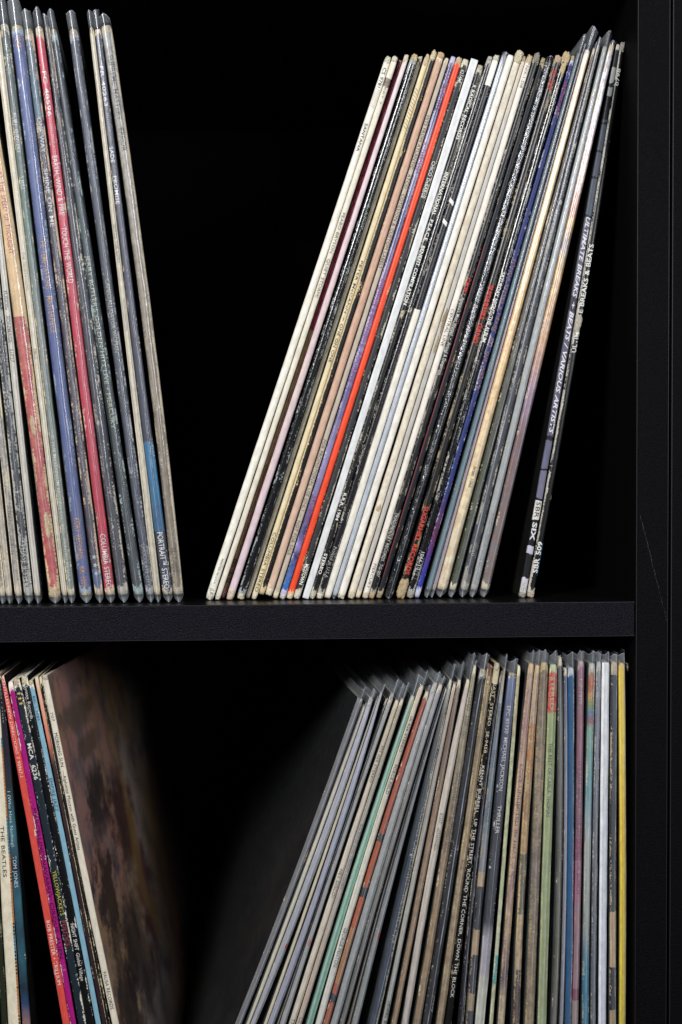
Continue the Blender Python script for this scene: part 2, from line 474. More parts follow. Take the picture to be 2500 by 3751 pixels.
    # ---- clear outer cover
    if r['film']:
        f = r['film']; ext = f.get('ext', 60)/6600.; tip = r['lift']+.0003
        c0 = f.get('c', 0.05); pad = .00012
        st = [-ext, -ext*.66, -ext*.33, 0] + list(np.linspace(.012, L-.01, 26)) + [L-.003, L, L+tip*.5, L+tip*.86]
        pu = [-1, -1, -.5, 0, .5, 1, 1]
        vs, fs, cr = [], [], []
        for q, s_ in enumerate(st):
            hw = hw_at(min(max(s_, .004), L-.004))+pad
            k = 1.0
            if s_ > L: k = max(.22, 1-((s_-L)/(tip*.86))**2.0)
            cc = max(-.5, min(.5, c0+.25*wob(i+30, s_, 25)))
            x, z, t, nn = sp.at(min(s_, L+tip))
            for j, u in enumerate(pu):
                if j in (0, 6): y = .312
                elif j in (1, 5): y = .0012
                elif j == 3: y = -.0011 if f.get('pt', True) else -.0006
                else: y = -.0002-.0001*k
                if j == 3: u = cc
                elif j == 2: u = (cc-1)/2
                elif j == 4: u = (cc+1)/2
                flare = 1.0
                if s_ < 0: flare = 1 + .10*wob(i+70, s_, 200)+f.get('fl', .0)*(-s_/ext)
                dz = 0
                if s_ < 0:
                    tt = -s_/ext
                    dz = -tt*(.0004+.0016*abs(u-cc)*(1 if j not in (0, 6) else .2)) + tt*.002*wob(i+j*3, j*.7, 3)
                jig = .00018*wob(i+j*5, s_, 45)
                uo = u*hw*k*flare+jig
                if j in (0, 6): uo = u*(hw*k*flare+.0004)
                elif j in (1, 5): uo = u*(hw*k*flare)+u*abs(jig)
                vs.append((x+nn[0]*uo+(c_at(s_) if 0 < s_ < L else 0)-loc.x+(r['splay'] if j in (0, 6) else 0), y+.0003*wob(i+j, s_, 60)*(0 < j < 6), z+nn[1]*uo-loc.z+dz))
            cr.append(vs[-4])
        m_ = len(pu)
        for q in range(len(st)-1):
            for j in range(m_-1):
                c = q*m_+j; fs.append((c, c+m_, c+m_+1, c+1))
        fo = link_mesh('clear_cover', vs, fs, [film_material(f.get('hz', .10), f.get('tint', 'C2C8CC'), f.get('wr', 0))], root, smooth=True)
        fat = fo.data.attributes.new('free', 'FLOAT', 'POINT')
        fat.data.foreach_set('value', np.array([(1.4 if s_ < -.0004 else 4.0 if s_ > L+.0003 else 0.0) for s_ in st for _ in pu], dtype=np.float32))
        # glint of the folded front edge, painted as a thin pale ridge
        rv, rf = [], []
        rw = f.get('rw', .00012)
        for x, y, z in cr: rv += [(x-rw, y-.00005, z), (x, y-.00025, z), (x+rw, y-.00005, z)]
        for q in range(len(cr)-1):
            rf += [(q*3, q*3+3, q*3+4, q*3+1), (q*3+1, q*3+4, q*3+5, q*3+2)]
        # bright film outlines painted as pale rims at the open end and foot
        for row in (0, len(st)-1):
            rim = [vs[row*m_+j] for j in range(m_)]
            # only the nearest 12 mm of the side rims can be told apart
            for e_, f_ in ((0, 1), (6, 5)):
                A_ = Vector(rim[e_]); B_ = Vector(rim[f_]); rim[e_] = tuple(B_+(A_-B_)*.04)
            d_ = .00016 if row == 0 else .00013
            for j in range(m_-1):
                k0 = len(rv); a_, b2 = rim[j], rim[j+1]
                rv += [(a_[0], a_[1]-.0001, a_[2]-d_), (a_[0], a_[1]-.0001, a_[2]+d_), (b2[0], b2[1]-.0001, b2[2]+d_), (b2[0], b2[1]-.0001, b2[2]-d_)]
                rf.append((k0, k0+1, k0+2, k0+3))
        link_mesh('fold_glint', rv, rf, [CREASE_GLINT], fo)
    return root

# ------------------------------------------------------------------ cover art seen on the last record of the lower left row
def art_material():
    m = bpy.data.materials.new('cover_art'); m.use_nodes = True
    N = NT(m.node_tree); b = N.n['Principled BSDF']
    tc = N.node('ShaderNodeTexCoord'); P = tc.outputs['Object']
    mp = N.node('ShaderNodeMapping'); N.l.new(P, mp.inputs[0]); mp.inputs['Scale'].default_value = (0, 1, .55)
    big = N.noise(mp.outputs[0], 11, 2, .5)
    cr = N.node('ShaderNodeValToRGB'); N.l.new(big, cr.inputs[0]); e = cr.color_ramp.elements
    e[0].position = .28; e[0].color = lin('8A7274'); e[1].position = .72; e[1].color = lin('A09898')
    for p, h in ((.40, 'A87C70'), (.5, 'A08060'), (.6, 'A8948A')): k = e.new(p); k.color = lin(h)
    sep = N.node('ShaderNodeSeparateXYZ'); N.l.new(P, sep.inputs[0])
    Y, Z = sep.outputs[1], sep.outputs[2]
    cloud = N.noise(N.comb(0, Y, N.m('MULTIPLY', Z, .8)), 55, 5, .65)
    c = N.mix(N.ss(cloud, .42, .66), cr.outputs[0], lin('6C6060'))
    def blob(y, z, ry, rz, seed, tone, c):
        ny = N.m('ADD', Y, N.m('MULTIPLY', N.m('SUBTRACT', N.noise(N.comb(seed, Y, Z), 60, 5, .7), .5), .11))
        a = N.m('DIVIDE', N.m('SUBTRACT', ny, y), ry); e2 = N.m('DIVIDE', N.m('SUBTRACT', Z, z), rz)
        r2 = N.m('ADD', N.m('ADD', N.m('MULTIPLY', a, a), N.m('MULTIPLY', e2, e2)), N.m('MULTIPLY', N.m('SUBTRACT', N.noise(N.comb(seed, Y, Z), 130, 4, .7), .5), 1.6))
        return N.mix(N.m('MULTIPLY', N.ss(r2, 1.6, .2), .85), c, lin(tone))
    c = blob(.055, .232, .028, .020, 1, '2A2424', c)
    c = blob(.036, .180, .026, .034, 2, '221A19', c)
    c = blob(.110, .205, .030, .035, 3, '3E2224', c)
    c = blob(.080, .130, .040, .040, 4, '241B1A', c)
    c = blob(.030, .110, .030, .040, 5, '261E20', c)
    c = blob(.130, .150, .020, .045, 6, '562A28', c)
    c = blob(.235, .070, .040, .040, 7, '141214', c)
    c = blob(.05, .285, .045, .009, 8, '66564A', c)
    c = blob(.06, .265, .030, .007, 9, '66544A', c)
    yel = N.m('MULTIPLY', N.ss(N.noise(N.comb(4, Y, N.m('MULTIPLY', Z, .35)), 28, 2, .5), .52, .64), N.ss(Y, .08, .13))
    c = N.mix(N.m('MULTIPLY', yel, .5), c, lin('A8844A'))
    N.l.new(c, b.inputs['Base Color']); b.inputs['Roughness'].default_value = .5
    return m
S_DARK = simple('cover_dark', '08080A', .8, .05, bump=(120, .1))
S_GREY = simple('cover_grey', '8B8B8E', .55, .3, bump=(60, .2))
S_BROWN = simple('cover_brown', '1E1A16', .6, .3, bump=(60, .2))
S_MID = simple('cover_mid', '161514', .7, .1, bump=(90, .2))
S_ART = art_material()

RECS = []
GRP = {'TL': 'records in the upper left row', 'TR': 'records in the upper right row', 'BL': 'records in the lower left row', 'BR': 'records in the lower right row'}
GY = {'TL': .014, 'TR': .026, 'BL': .012, 'BR': .006}
def R(g, pts, w, bands, label, **o):
    if isinstance(bands, str): bands = [(0, bands)]
    film = o.get('film', None)
    lower = g[0] == 'B'
    d = dict(g=g, grp=GRP[g], order=len(RECS), pts=pts, w=w*(1.13 if g == 'TL' else 1.0), bands=bands, label=label, ext=lower,
             Y=GY[g]+o.get('dy', 0)*.001, floor=FLOOR2 if lower else .00002,
             lift=o.get('lift', 4.2 if film else 0.15)*.001, wear=o.get('wear', .2)+(.08 if g == 'TR' else .04)+(.06 if g == 'TR' and max(int(bands[0][1][k:k+2], 16) for k in (0, 2, 4)) < 60 else 0), splay=o.get('splay', -22 if g == 'TL' else 0)*.001,
             eL=o.get('eL', .5), eR=o.get('eR', .5), ends=o.get('ends', 1.0), wcol=o.get('wcol', 'D9CDB6'),
             rough=o.get('rough', .45), crinkle=o.get('crinkle', .12), mot=o.get('mot', 'FFFFFF'), motamt=o.get('ma', 0.0),
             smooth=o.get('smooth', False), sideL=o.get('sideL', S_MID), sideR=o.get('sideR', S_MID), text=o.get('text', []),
             blocks=o.get('blocks', []), lumps=o.get('lumps', []), film=film, round=o.get('round', .28 if g == 'TL' else .40), soft=o.get('soft', 1.0))
    RECS.append(d)
F = lambda **k: dict(k)
HATCH = '//////////'

# ------------------------------------------------------------------ UPPER LEFT ROW (leaning left, in clear covers)
tf = dict(ext=100, hz=.09)
R('TL', [(-222, 90), (7, 2186)], 26, 'A39C90', 'brown cream spine at the very left edge, leftmost of the upper left row', film=F(**tf), wear=.5, mot='7A6450', ma=.5)
R('TL', [(-190, 90), (33, 2186)], 24, 'BDB5A6', 'tan spine with brown stains, second from the left edge on the upper shelf', film=F(**tf), wear=.4, mot='8A7254', ma=.4)
R('TL', [(-155, 90), (67, 2186)], 22, 'ABA396', 'tan worn spine with dark capitals, left of the black one marked PHASE II STEREO', film=F(**tf), wear=.5, mot='3B4652', ma=.45,
  text=[('ATLANTIC SD 8201', 1853, 2027, '2B3B52', F(h=.5, worn=.46))])
R('TL', [(-118, 90), (105, 2190)], 28, '2A2B2E', 'black scuffed spine with white PHASE II STEREO at its foot, upper left row', film=F(**tf), wear=.55, wcol='B9B9B4', ends=.5,
  text=[('PHASE II STEREO', 1995, 2180, 'C6C4BC', F(h=.7))])
R('TL', [(-84, 95), (138, 2190)], 20, 'C9C4B8', 'thin cream spine with black FUSION lettering, left of the thick red one', film=F(**tf), wear=.1,
  text=[('FUSION   SONIMAGE   S1P27', 1065, 1326, '26262A', F(h=.7))])
R('TL', [(-75, 95), (30, 840), (201, 2188)], 46, [(0, 'D6B98C'), (1150, 'A83A40'), (1200, 'B4454A')], 'thick tan spine turning red with torn cream patches, widest of the upper left row', film=F(**tf), wear=.34, mot='C79C72', ma=.25, wcol='DEC59C', eL=.5, eR=.8, lift=3,
  text=[('AT THE SPEED OF THOUGHT', 625, 929, 'B8433F', F(h=.5, worn=.46))],
  lumps=[('torn_patch', 1560, 90, .5, -.1, 'D3B98E'), ('torn_patch', 1925, 120, .55, .15, 'D6BF96'), ('torn_patch', -1, 60, .95, 0, 'CFB994')])
R('TL', [(-14, 92), (237, 2186)], 25, 'D3CBBA', 'cream spine with faint grey lettering, right of the thick red one', film=F(**tf), wear=.15, mot='C9BE98', ma=.6,
  text=[('THE TEMPTATIONS', 922, 1062, '7C7A78', F(h=.5, worn=.46, b=0)), ('PIECE', 1277, 1315, '77746F', F(h=.5, b=0)), ('G 965L', 1960, 2015, '8A8680', F(h=.5, b=0))])
R('TL', [(15, 88), (261, 2184)], 30, [(0, '4A5251'), (500, '5E6764'), (800, '5B7268'), (1300, '848784'), (1450, '6F7C74'), (1700, '858C84')], 'grey green spine with long pale line of small capitals at its foot', film=F(**tf), wear=.2, smooth=True,
  text=[('MLP 3006 · 698', 160, 268, 'AFC0B4', F(h=.55)), ('RUBY WINTERS', 411, 558, 'D5D6CC', F(h=.62, it=True)), ('"I WILL"', 643, 701, 'D5D6CC', F(h=.62, it=True)),
        ('© 1978 MILLENNIUM RECORD CO., INC.  PRINTED IN U.S.A.', 1594, 2134, 'DAD8C6', F(h=.55))], lumps=[('torn_corner', 0, 40, .9, 0, 'BDB8A8')])
R('TL', [(60, 92), (315, 2184)], 38, '42528C', 'royal blue spine with orange capitals, upper left row', film=F(ext=104, hz=.13), wear=.18, wcol='9DB0C4', eL=.6,
  text=[('0249', 129, 172, 'C98A4C', F(h=.6)), ('THE TEMPTATIONS', 868, 1058, 'C08C50', F(h=.6)), ('MASTERPIECE', 1083, 1219, 'C08C50', F(h=.6)),
        ('KORY RECORDS,', 1897, 2050, 'D08A4A', F(h=.6)), ('KK 1009', 2075, 2150, 'D08A4A', F(h=.6))], lumps=[('torn_corner', 0, 26, .8, 0, 'CDBd96'), ('torn_corner', -1, 24, .7, 0, 'C9B48E')])
R('TL', [(103, 104), (364, 2186)], 27, [(0, '55626E'), (260, '4A6474'), (430, '3A2F3C'), (2080, '4A6284')], 'dark plum spine with pale widely spaced capitals and three stars at its blue foot', film=F(ext=78, hz=.12), wear=.42, wcol='CDB9A4', eL=.3, eR=.7,
  text=[('ONE WAY :', 429, 571, 'C9D2D4', F(h=.62)), ('SHINE ON ME', 616, 830, 'D5D5D2', F(h=.62)), ('★ ★ ★', 2030, 2110, 'B9C8D4', F(h=.7))], lumps=[('torn_corner', 0, 36, .85, 0, 'B5A88E')])
R('TL', [(142, 98), (404, 2182)], 31, 'B93A4E', 'bright red spine with white capitals in the upper left row', film=F(ext=72, hz=.06), wear=.12, wcol='DCC9B0', eR=.45, rough=.35,
  text=[('FC 40596', 259, 424, 'EEE6E2', F(h=.62, b=.02)), (HATCH, 451, 522, 'D9B4B4', F(h=.8, b=-.01)), ('EARTH, WIND & FIRE', 569, 786, 'EDE4E0', F(h=.72, b=.015)),
        ('TOUCH THE WORLD', 830, 1036, 'EDE4E0', F(h=.72, b=.015)), ('COLUMBIA STEREO', 1955, 2152, 'F0EAE6', F(h=.66, b=.02))], lumps=[('torn_corner', 0, 60, .9, 0, 'D8CCB4')])
R('TL', [(172, 92), (453, 2184)], 34, '33333C', 'charcoal spine with white cracks and a ragged brown top, right of the bright red one', film=F(ext=50, hz=.09, c=-.3), wear=.38, wcol='BCB6AC', eL=.3, ends=1,
  lumps=[('torn_patch', 140, 110, .85, 0, '8E8478'), ('torn_patch', 250, 90, .5, .4, '9C8E74'), ('torn_patch', 440, 70, .45, .1, '8E8068')])
R('TL', [(196, 107), (508, 2176)], 31, [(0, '2E3440'), (700, '24353B'), (1400, '2B3438'), (1900, '30353C')], 'dark green black spine with long thin cream lettering down its middle', film=F(ext=80, hz=.10), wear=.28, wcol='A9BDBE', eL=.35,
  text=[("JERRY BUTLER'S GOLDEN HITS LIVE • MERCURY", 935, 1569, 'C9CCAC', F(h=.52, b=0, worn=.36))], lumps=[('torn_corner', 0, 30, .8, 0, 'B3A78C')])
R('TL', [(268, 107), (551, 2184)], 29, [(0, '3F4454'), (800, '3C404C'), (1500, '3A3F50')], 'slate spine with thin grey capitals, standing alone with a gap above its left', film=F(ext=74, hz=.10), wear=.36, wcol='A4A6AE', eL=.3, eR=.5,
  text=[('CAMEO/ALLIGATOR WOMAN', 1022, 1290, 'B8B7A8', F(h=.6, b=0)), ('CHOCOLATE CITY', 1991, 2147, 'B9B6B4', F(h=.62, b=0))], lumps=[('torn_corner', 0, 40, .85, 0, 'B7AC92')])
R('TL', [(335, 102), (578, 2184)], 24, 'CAC3B0', 'buff spine with small black capitals, left of the dark blue one with white lettering', film=F(ext=70, hz=.07), wear=.3, wcol='D4C8AC', mot='B5A98C', ma=.5,
  text=[("SKYY'S THE LIMIT", 819, 964, '33322E', F(h=.6, b=0))], blocks=[('pen_line', 1090, 1210, .1, .25, '2F3F66')], lumps=[('torn_corner', 0, 30, .85, 0, 'BCAE8E')])
R('TL', [(357, 102), (484, 1150), (616, 2184)], 34, [(0, '3A3D4E'), (1610, '2F6E96'), (1850, '2C5F86'), (1940, '2C3446')], 'dark blue spine with bold white capitals and a bright blue band near its foot', film=F(ext=72, hz=.06), wear=.05, rough=.32, ends=.5,
  text=[('FR 40263', 241, 388, 'E4E4E8', F(h=.62, b=.025, u=-.1)), (HATCH, 411, 482, 'B9BCC8', F(h=.7, b=-.01, u=-.1)), ('SADE', 536, 594, 'ECECEE', F(h=.66, b=.02, u=-.1)), ('PROMISE', 643, 746, 'ECECEE', F(h=.66, b=.02, u=-.1)),
        ('PORTRAIT™ STEREO', 1949, 2156, 'F0F0F0', F(h=.66, b=.025))])
R('TL', [(390, 88), (480, 766), (533, 1150), (588, 1500), (652, 2186)], 34, [(0, 'A6A6A6'), (500, 'A8A49C'), (1100, '9A9080'), (1500, '8E8270')], 'worn beige spine with ragged right edge, rightmost of the upper left row', film=F(ext=40, hz=.04, c=-.2), wear=.34, wcol='BDB5A4', eR=.9, mot='7C7264', ma=.5, sideR=S_BROWN, smooth=True,
  text=[('SUPREME MASTERS   ERROR', 200, 553, '4C4A48', F(h=.55, worn=.47)), ('SL-7-002', 2005, 2095, '4C4436', F(h=.5, b=0))])

# ------------------------------------------------------------------ UPPER RIGHT ROW (leaning right)
CREAM = 'DAD3C0'
R('TR', [(1425, 207), (765, 2197)], 29, 'E2DFD6', 'cream spine with black hatch marks near its top, leftmost of the upper right row', sideL=S_DARK, wear=.05, crinkle=.4, mot='CFC9AE', ma=.35, ends=.3,
  text=[('CS 9781', 247, 319, '2A2824', F(h=.62, worn=.36)), (HATCH, 324, 392, '2A2824', F(h=.85, b=-.005, worn=.3)), ('SANTANA', 451, 553, '24221F', F(h=.52, b=.014)), ('PRINTED IN U.S.A', 2046, 2137, '4A4842', F(h=.34, b=0, u=.1)), ('(LP)', 2156, 2180, '2A2824', F(h=.62, b=0))],
  lumps=[('torn_corner', 0, 40, .95, 0, 'CFCABA'), ('torn_corner', -1, 36, .9, 0, 'D2CCBC')])
R('TR', [(1450, 206), (796, 2195)], 27, [(0, 'DAD6CA'), (284, '5A4C48'), (312, 'D6D0C2')], 'cream spine with a torn gap near its top, second of the upper right row', wear=.1, crinkle=.4, ends=.3, mot='C2B9A0', ma=.3,
  text=[('KKT 7', 318, 380, '6A6257', F(h=.4, b=0)), ('PEABO BRYSON', 779, 926, '3C3936', F(h=.6, b=-.004)), ('QUIET STORM!', 948, 1087, '34322F', F(h=.62, b=-.004))],
  lumps=[('torn_corner', 0, 34, .95, 0, 'D4CDBA'), ('torn_corner', -1, 36, .9, 0, 'D2CCBC')])
R('TR', [(1470, 217), (820, 2180)], 21, [(0, '8C2A3C'), (1205, 'A89A66'), (1700, '8C8050')], 'burgundy spine turning olive below, sunk between cream and pink ones', dy=4, wear=.3, wcol='B98088', mot='B8566A', ma=.6, crinkle=.5,
  text=[('500-18102', 2045, 2135, '2A261C', F(h=.7, b=.03))])
R('TR', [(1492, 201), (842, 2190)], 27, [(0, 'D4C8CC'), (1000, 'CDB6BC'), (1400, 'C9B6B6'), (1900, 'CBB6BE')], 'pale pink spine of the upper right row', wear=.1, wcol='DCCBBC', smooth=True, crinkle=.15,
  lumps=[('torn_corner', 0, 46, 1.0, 0, 'D8C9B4'), ('torn_corner', -1, 60, .95, 0, 'D4BFAE')])
R('TR', [(1522, 199), (879, 2197)], 30, '16181C', 'glossy black spine without lettering, right of the pale pink one', wear=.17, wcol='9AA2A6', rough=.2, crinkle=.5, ends=.7, round=.42,
  lumps=[('torn_corner', 0, 40, .9, 0, 'C6B48E'), ('torn_corner', -1, 30, .85, 0, 'CDBFA4')])
R('TR', [(1543, 208), (906, 2194)], 22, 'BDB5A2', 'dull cream spine without lettering, sunk beside the glossy black one', dy=4, wear=.2, crinkle=.3, mot='9E9478', ma=.5,
  lumps=[('torn_corner', 0, 36, 1, 0, 'C6BFAA')])
R('TR', [(1568, 203), (930, 2194)], 27, 'D8CAA6', 'yellowed spine with hatch marks and black capitals, left of the black flaking one', wear=.15, crinkle=.3, mot='C6B288', ma=.3, ends=.5,
  text=[(HATCH+'//', 322, 470, '4C453A', F(h=.95, b=-.006, worn=.34)), ('PETER McCANN', 955, 1146, '3E3830', F(h=.6, worn=.45)), ('•', 1160, 1176, '3E3830', F(h=.3)), ('ONE ON ONE', 1185, 1326, '34302A', F(h=.62)), ('COLUMBIA STEREO', 1950, 2167, '3A362E', F(h=.66, b=.005))],
  lumps=[('torn_corner', 0, 60, .9, 0, 'D0BFA0'), ('torn_corner', -1, 30, .85, 0, 'D8CFBC')])
R('TR', [(1594, 186), (958, 2176)], 27, '1B1A1B', 'black spine whose left edge has flaked to cream along its whole length', wear=.32, eL=1.35, eR=.0, wcol='CBB994', lift=2.6, rough=.4,
  lumps=[('torn_corner', 0, 60, .95, 0, 'D3C4A4'), ('torn_patch', 560, 40, .5, -.3, 'C9B792')])
R('TR', [(1619, 191), (984, 2178)], 27, [(0, 'BC9A84'), (1200, 'BE9A84'), (1900, 'C6A894')], 'peach coloured spine without lettering', wear=.02, lift=2.2, rough=.4, smooth=True, wcol='DCCBB4',
  lumps=[('torn_corner', 0, 34, .95, 0, 'C9AA88'), ('torn_corner', -1, 30, .9, 0, 'DACDB8')])
R('TR', [(1639, 208), (1008, 2187)], 24, 'B3A799', 'grey beige spine with long thin lettering, right of the peach one', dy=2, wear=.05, crinkle=.12, mot='A09480', ma=.3,
  text=[('HITS FROM ATLANTIC,  ATCO,  COTILLION & CUSTOM LABELS', 422, 981, '45403C', F(h=.62, b=-.005, worn=.34)), ('FOR PROMOTIONAL USE ONLY — NOT FOR SALE', 1610, 2032, '45403C', F(h=.58, b=-.005, worn=.34))])
R('TR', [(1664, 203), (1036, 2186)], 24, [(0, '303F66'), (270, '46426A'), (430, '344A78'), (520, '9A8CA4'), (800, '31456F'), (1010, '735E88'), (1320, '7A76A4'), (1430, '565080'), (1700, '8882A8'), (1960, '3C3468'), (2000, '8A7AB4'), (2030, '2E2858'), (2110, '2E64A8')], 'mottled purple and blue spine with pink scribbled lettering', wear=.2, wcol='B8B4D0', mot='8A86A8', ma=.3, smooth=True, rough=.3,
  text=[('V. ZIANKE', 270, 405, '984878', F(h=.7, worn=.44)), ('GYTLEBAUSER', 520, 635, 'A04C84', F(h=.75, b=0, worn=.42)), ('OROWAVE & SHANNON', 1020, 1250, '984880', F(h=.75, b=.015, worn=.44)), ('E. FOUREVE', 1260, 1400, '944880', F(h=.75, b=.01, worn=.44)), ('STUDIO', 1815, 1905, '904884', F(h=.75, worn=.44))],
  lumps=[('torn_corner', -1, 30, .85, 0, 'C6BFB4')])
R('TR', [(1685, 211), (1062, 2187)], 27, 'E04A2A', 'vivid orange red spine without lettering', wear=.10, wcol='D8B48A', eR=.5, eL=.1, rough=.38,
  lumps=[('torn_corner', 0, 36, .9, 0, 'CDB79A'), ('torn_corner', -1, 26, .9, 0, 'DCC8B0')])
R('TR', [(1710, 213), (1087, 2189)], 27, '303136', 'charcoal spine with white capitals, between the orange red and the smooth white ones', wear=.24, wcol='C9C4B4', eR=.75, eL=.1,
  text=[('6214ML', 255, 306, 'DCDCD4', F(h=.6)), ('CHICO DeBARGE', 590, 725, 'E4E4E0', F(h=.6, b=.02)), ('MOTOWN', 2066, 2141, 'EDEDE8', F(h=.66, b=.03))],
  lumps=[('torn_corner', -1, 30, .9, 0, 'CFC8BC')])
R('TR', [(1741, 215), (1118, 2195)], 29, 'D0D1D2', 'smooth bright white spine with square ends and no lettering', wear=-.3, eL=0, eR=0, ends=0, round=.12, soft=.15, crinkle=.03, rough=.35)
R('TR', [(1763, 238), (1145, 2186)], 25, '17171A', 'black spine with bold white serif capitals, right of the smooth white one', wear=.2, wcol='B9B4A4', rough=.35,
  text=[('R', 311, 320, 'E6E6E2', F(h=.6, b=.03)), ('RADICAL RECORDS', 328, 510, 'ECECE8', F(h=.6, b=.03)), ('INTERNATIONAL  P.E.A.C.E.  BENEFIT COMPILATION', 630, 1116, 'EEEEEA', F(h=.62, b=.035)), ('R.R.R. 1984', 1806, 1906, 'EAEAE6', F(h=.6, b=.03)), ('STEREO', 2027, 2103, 'EAEAE6', F(h=.62, b=.035))],
  lumps=[('torn_corner', 0, 26, .8, 0, 'B7AF9E'), ('torn_patch', 1150, 40, .75, 0, 'BDB59C'), ('torn_corner', -1, 24, .8, 0, 'BDB5A4')])
R('TR', [(1798, 206), (1171, 2189)], 26, '1A1A20', 'black spine with small grey lettering only at its foot', wear=.16, wcol='A6A49C', rough=.26, crinkle=.35, round=.42,
  text=[('Printed in U.S.A', 2003, 2116, 'B4B4B0', F(h=.6, b=0))], lumps=[('torn_corner', 0, 24, .85, 0, 'B9B3AC'), ('torn_patch', 1135, 30, .35, .1, 'BDB59C'), ('torn_corner', -1, 30, .9, 0, 'D6CDBC')])
R('TR', [(1822, 203), (1199, 2192)], 27, [(0, 'E2DFD6'), (309, '26252C'), (1130, 'DAD5CA')], 'spine with white top, black middle crossed by two white slashes, and cream foot', wear=.0, crinkle=.3, ends=.4, rough=.35,
  blocks=[('white_slash', 730, 745, -.8, .8, 'E6E6E2'), ('white_slash', 806, 821, -.8, .8, 'E6E6E2')], lumps=[('torn_corner', 0, 34, .9, 0, 'CDC6B2')])
R('TR', [(1854, 187), (1227, 2181)], 21, 'BCC2C9', 'narrow silver grey glossy spine between cream ones', wear=-.05, rough=.22, crinkle=.2, ends=.2, round=.45, film=F(ext=4, hz=.03, pt=False), lift=1.5)
R('TR', [(1875, 197), (1249, 2189)], 29, 'DEDAD2', 'wide plain cream spine, right of the narrow silver grey one', wear=-.05, crinkle=.3, ends=.2, mot='CBBFA8', ma=.25, lumps=[('torn_corner', -1, 30, .9, 0, 'CFC9BA')])
R('TR', [(1907, 187), (1289, 2180)], 26, [(0, 'D2CCC0'), (900, 'CFC6B4'), (1500, 'D8D0C0')], 'cream spine with a swollen rounded top, third right of the silver grey one', wear=.05, crinkle=.35, ends=.5, smooth=True, mot='B9A688', ma=.35,
  lumps=[('torn_corner', 0, 70, 1.15, 0, 'D2C8AE'), ('torn_corner', -1, 40, .95, 0, 'D0C4AC'), ('torn_patch', 1860, 36, .6, 0, 'C4B08C')])
R('TR', [(1923, 206), (1309, 2194)], 19, [(0, 'C4B6A4'), (500, 'B4B2AE'), (1100, 'AFACA6')], 'narrow greyish spine with a brown torn strip half way down', wear=.0, crinkle=.2, dy=1, smooth=True,
  lumps=[('torn_corner', 0, 34, .9, 0, 'B8A288'), ('torn_patch', 1170, 110, .7, .1, '9C8866'), ('torn_patch', 1260, 90, .5, .2, 'A8946E')])
R('TR', [(1944, 203), (1338, 2188)], 25, 'DDD6CC', 'cream spine with thin black capitals at top, middle and foot', wear=.02, crinkle=.15, ends=.5,
  text=[('NIX-1-S08', 239, 320, '4A463E', F(h=.6, b=0)), ('CENTRAL LINE', 1131, 1267, '3E3A36', F(h=.6, b=0, worn=.34)), ('MERCURY', 2065, 2154, '4A4640', F(h=.6, b=-.003))],
  lumps=[('torn_corner', 0, 50, .9, 0, 'C9B698'), ('torn_corner', -1, 34, .95, 0, 'C6BDAA')])
R('TR', [(1972, 195), (1362, 2186)], 25, '18181B', 'black spine with red and white narrow lettering, right of the last cream one', wear=.2, wcol='A9A598', rough=.35,
  text=[('C.M.W.', 1018, 1073, 'D8382A', F(h=.62, b=.04)), ("/  America's Most Wanted  •  Armed & Dangerous", 1075, 1373, 'D4D2CC', F(h=.6, b=.015)), ('TRIAD/BENTLEY RECORDS  TG-007', 1878, 2112, 'D6D6D2', F(h=.6, b=.005))],
  lumps=[('torn_corner', 0, 50, .9, 0, '8F8A7E'), ('torn_corner', -1, 36, .9, 0, 'B79E80')])
R('TR', [(1993, 212), (1389, 2186)], 23, '1B1D24', 'dark navy black spine with a thin red line along its left edge', wear=.12, dy=1.5, wcol='A89C84', eL=.2, eR=.6,
  blocks=[('red_line', 900, 2120, -.72, -.55, '8C1F2A')], lumps=[('torn_corner', 0, 34, .9, 0, 'A69A80'), ('torn_corner', -1, 30, .9, 0, '9A8A70')])
R('TR', [(2019, 205), (1424, 2190)], 28, '14171B', 'black spine wrapped in wrinkled shiny film, with thin white lettering', wear=-.1, rough=.12, crinkle=1.3, ends=.3, round=.42, film=F(ext=3, hz=.02, pt=False, wr=1.6), lift=1,
  text=[('7243 8 39802 1 5', 438, 606, 'BFC2C4', F(h=.5, b=0)), ('BODY COUNT', 690, 837, 'DADCDC', F(h=.52, b=.0)), ('"Born Dead"', 836, 970, 'CFD2D4', F(h=.55, b=0)), ('Virgin Records America, Inc.', 1050, 1329, 'D4D6D8', F(h=.55, b=0))])
R('TR', [(2049, 204), (1468, 2184)], 29, '1A1718', 'black spine with bold red capitals and a swollen furry foot', wear=.15, wcol='A3957A', eR=.6, rough=.32,
  text=[('SH-245', 253, 327, 'B0342E', F(h=.7, b=.04)), ('SUGARHILL GANG', 1043, 1256, 'D23A28', F(h=.68, b=.045)), ('SUGARHILL RECORDS', 1854, 2104, 'D04434', F(h=.68, b=.04))],
  lumps=[('torn_corner', 0, 40, 1.0, 0, 'BCA58C'), ('torn_corner', -1, 90, 1.25, 0, 'B49E7C'), ('torn_corner', 2150, 80, 1.2, 0, 'B8A384')])
R('TR', [(2078, 192), (1506, 2176)], 26, '141518', 'glossy black spine with a ragged tan paper tear at its top', wear=.22, wcol='A6A6A4', rough=.22, crinkle=.3, round=.42,
  text=[('SCHOOLLY D', 299, 411, 'CFCFC8', F(h=.6, b=.01)), ('SATURDAY NIGHT–THE ALBUM', 996, 1252, 'E8E8E4', F(h=.62, b=.03)), ('1066-1-J', 2022, 2086, 'DEDEDC', F(h=.6, b=.01))],
  lumps=[('torn_corner', 0, 70, 1.3, .1, 'C2AE8A'), ('torn_patch', 240, 90, .8, .2, 'C6B28C'), ('torn_corner', -1, 40, .9, 0, '9E988E')])
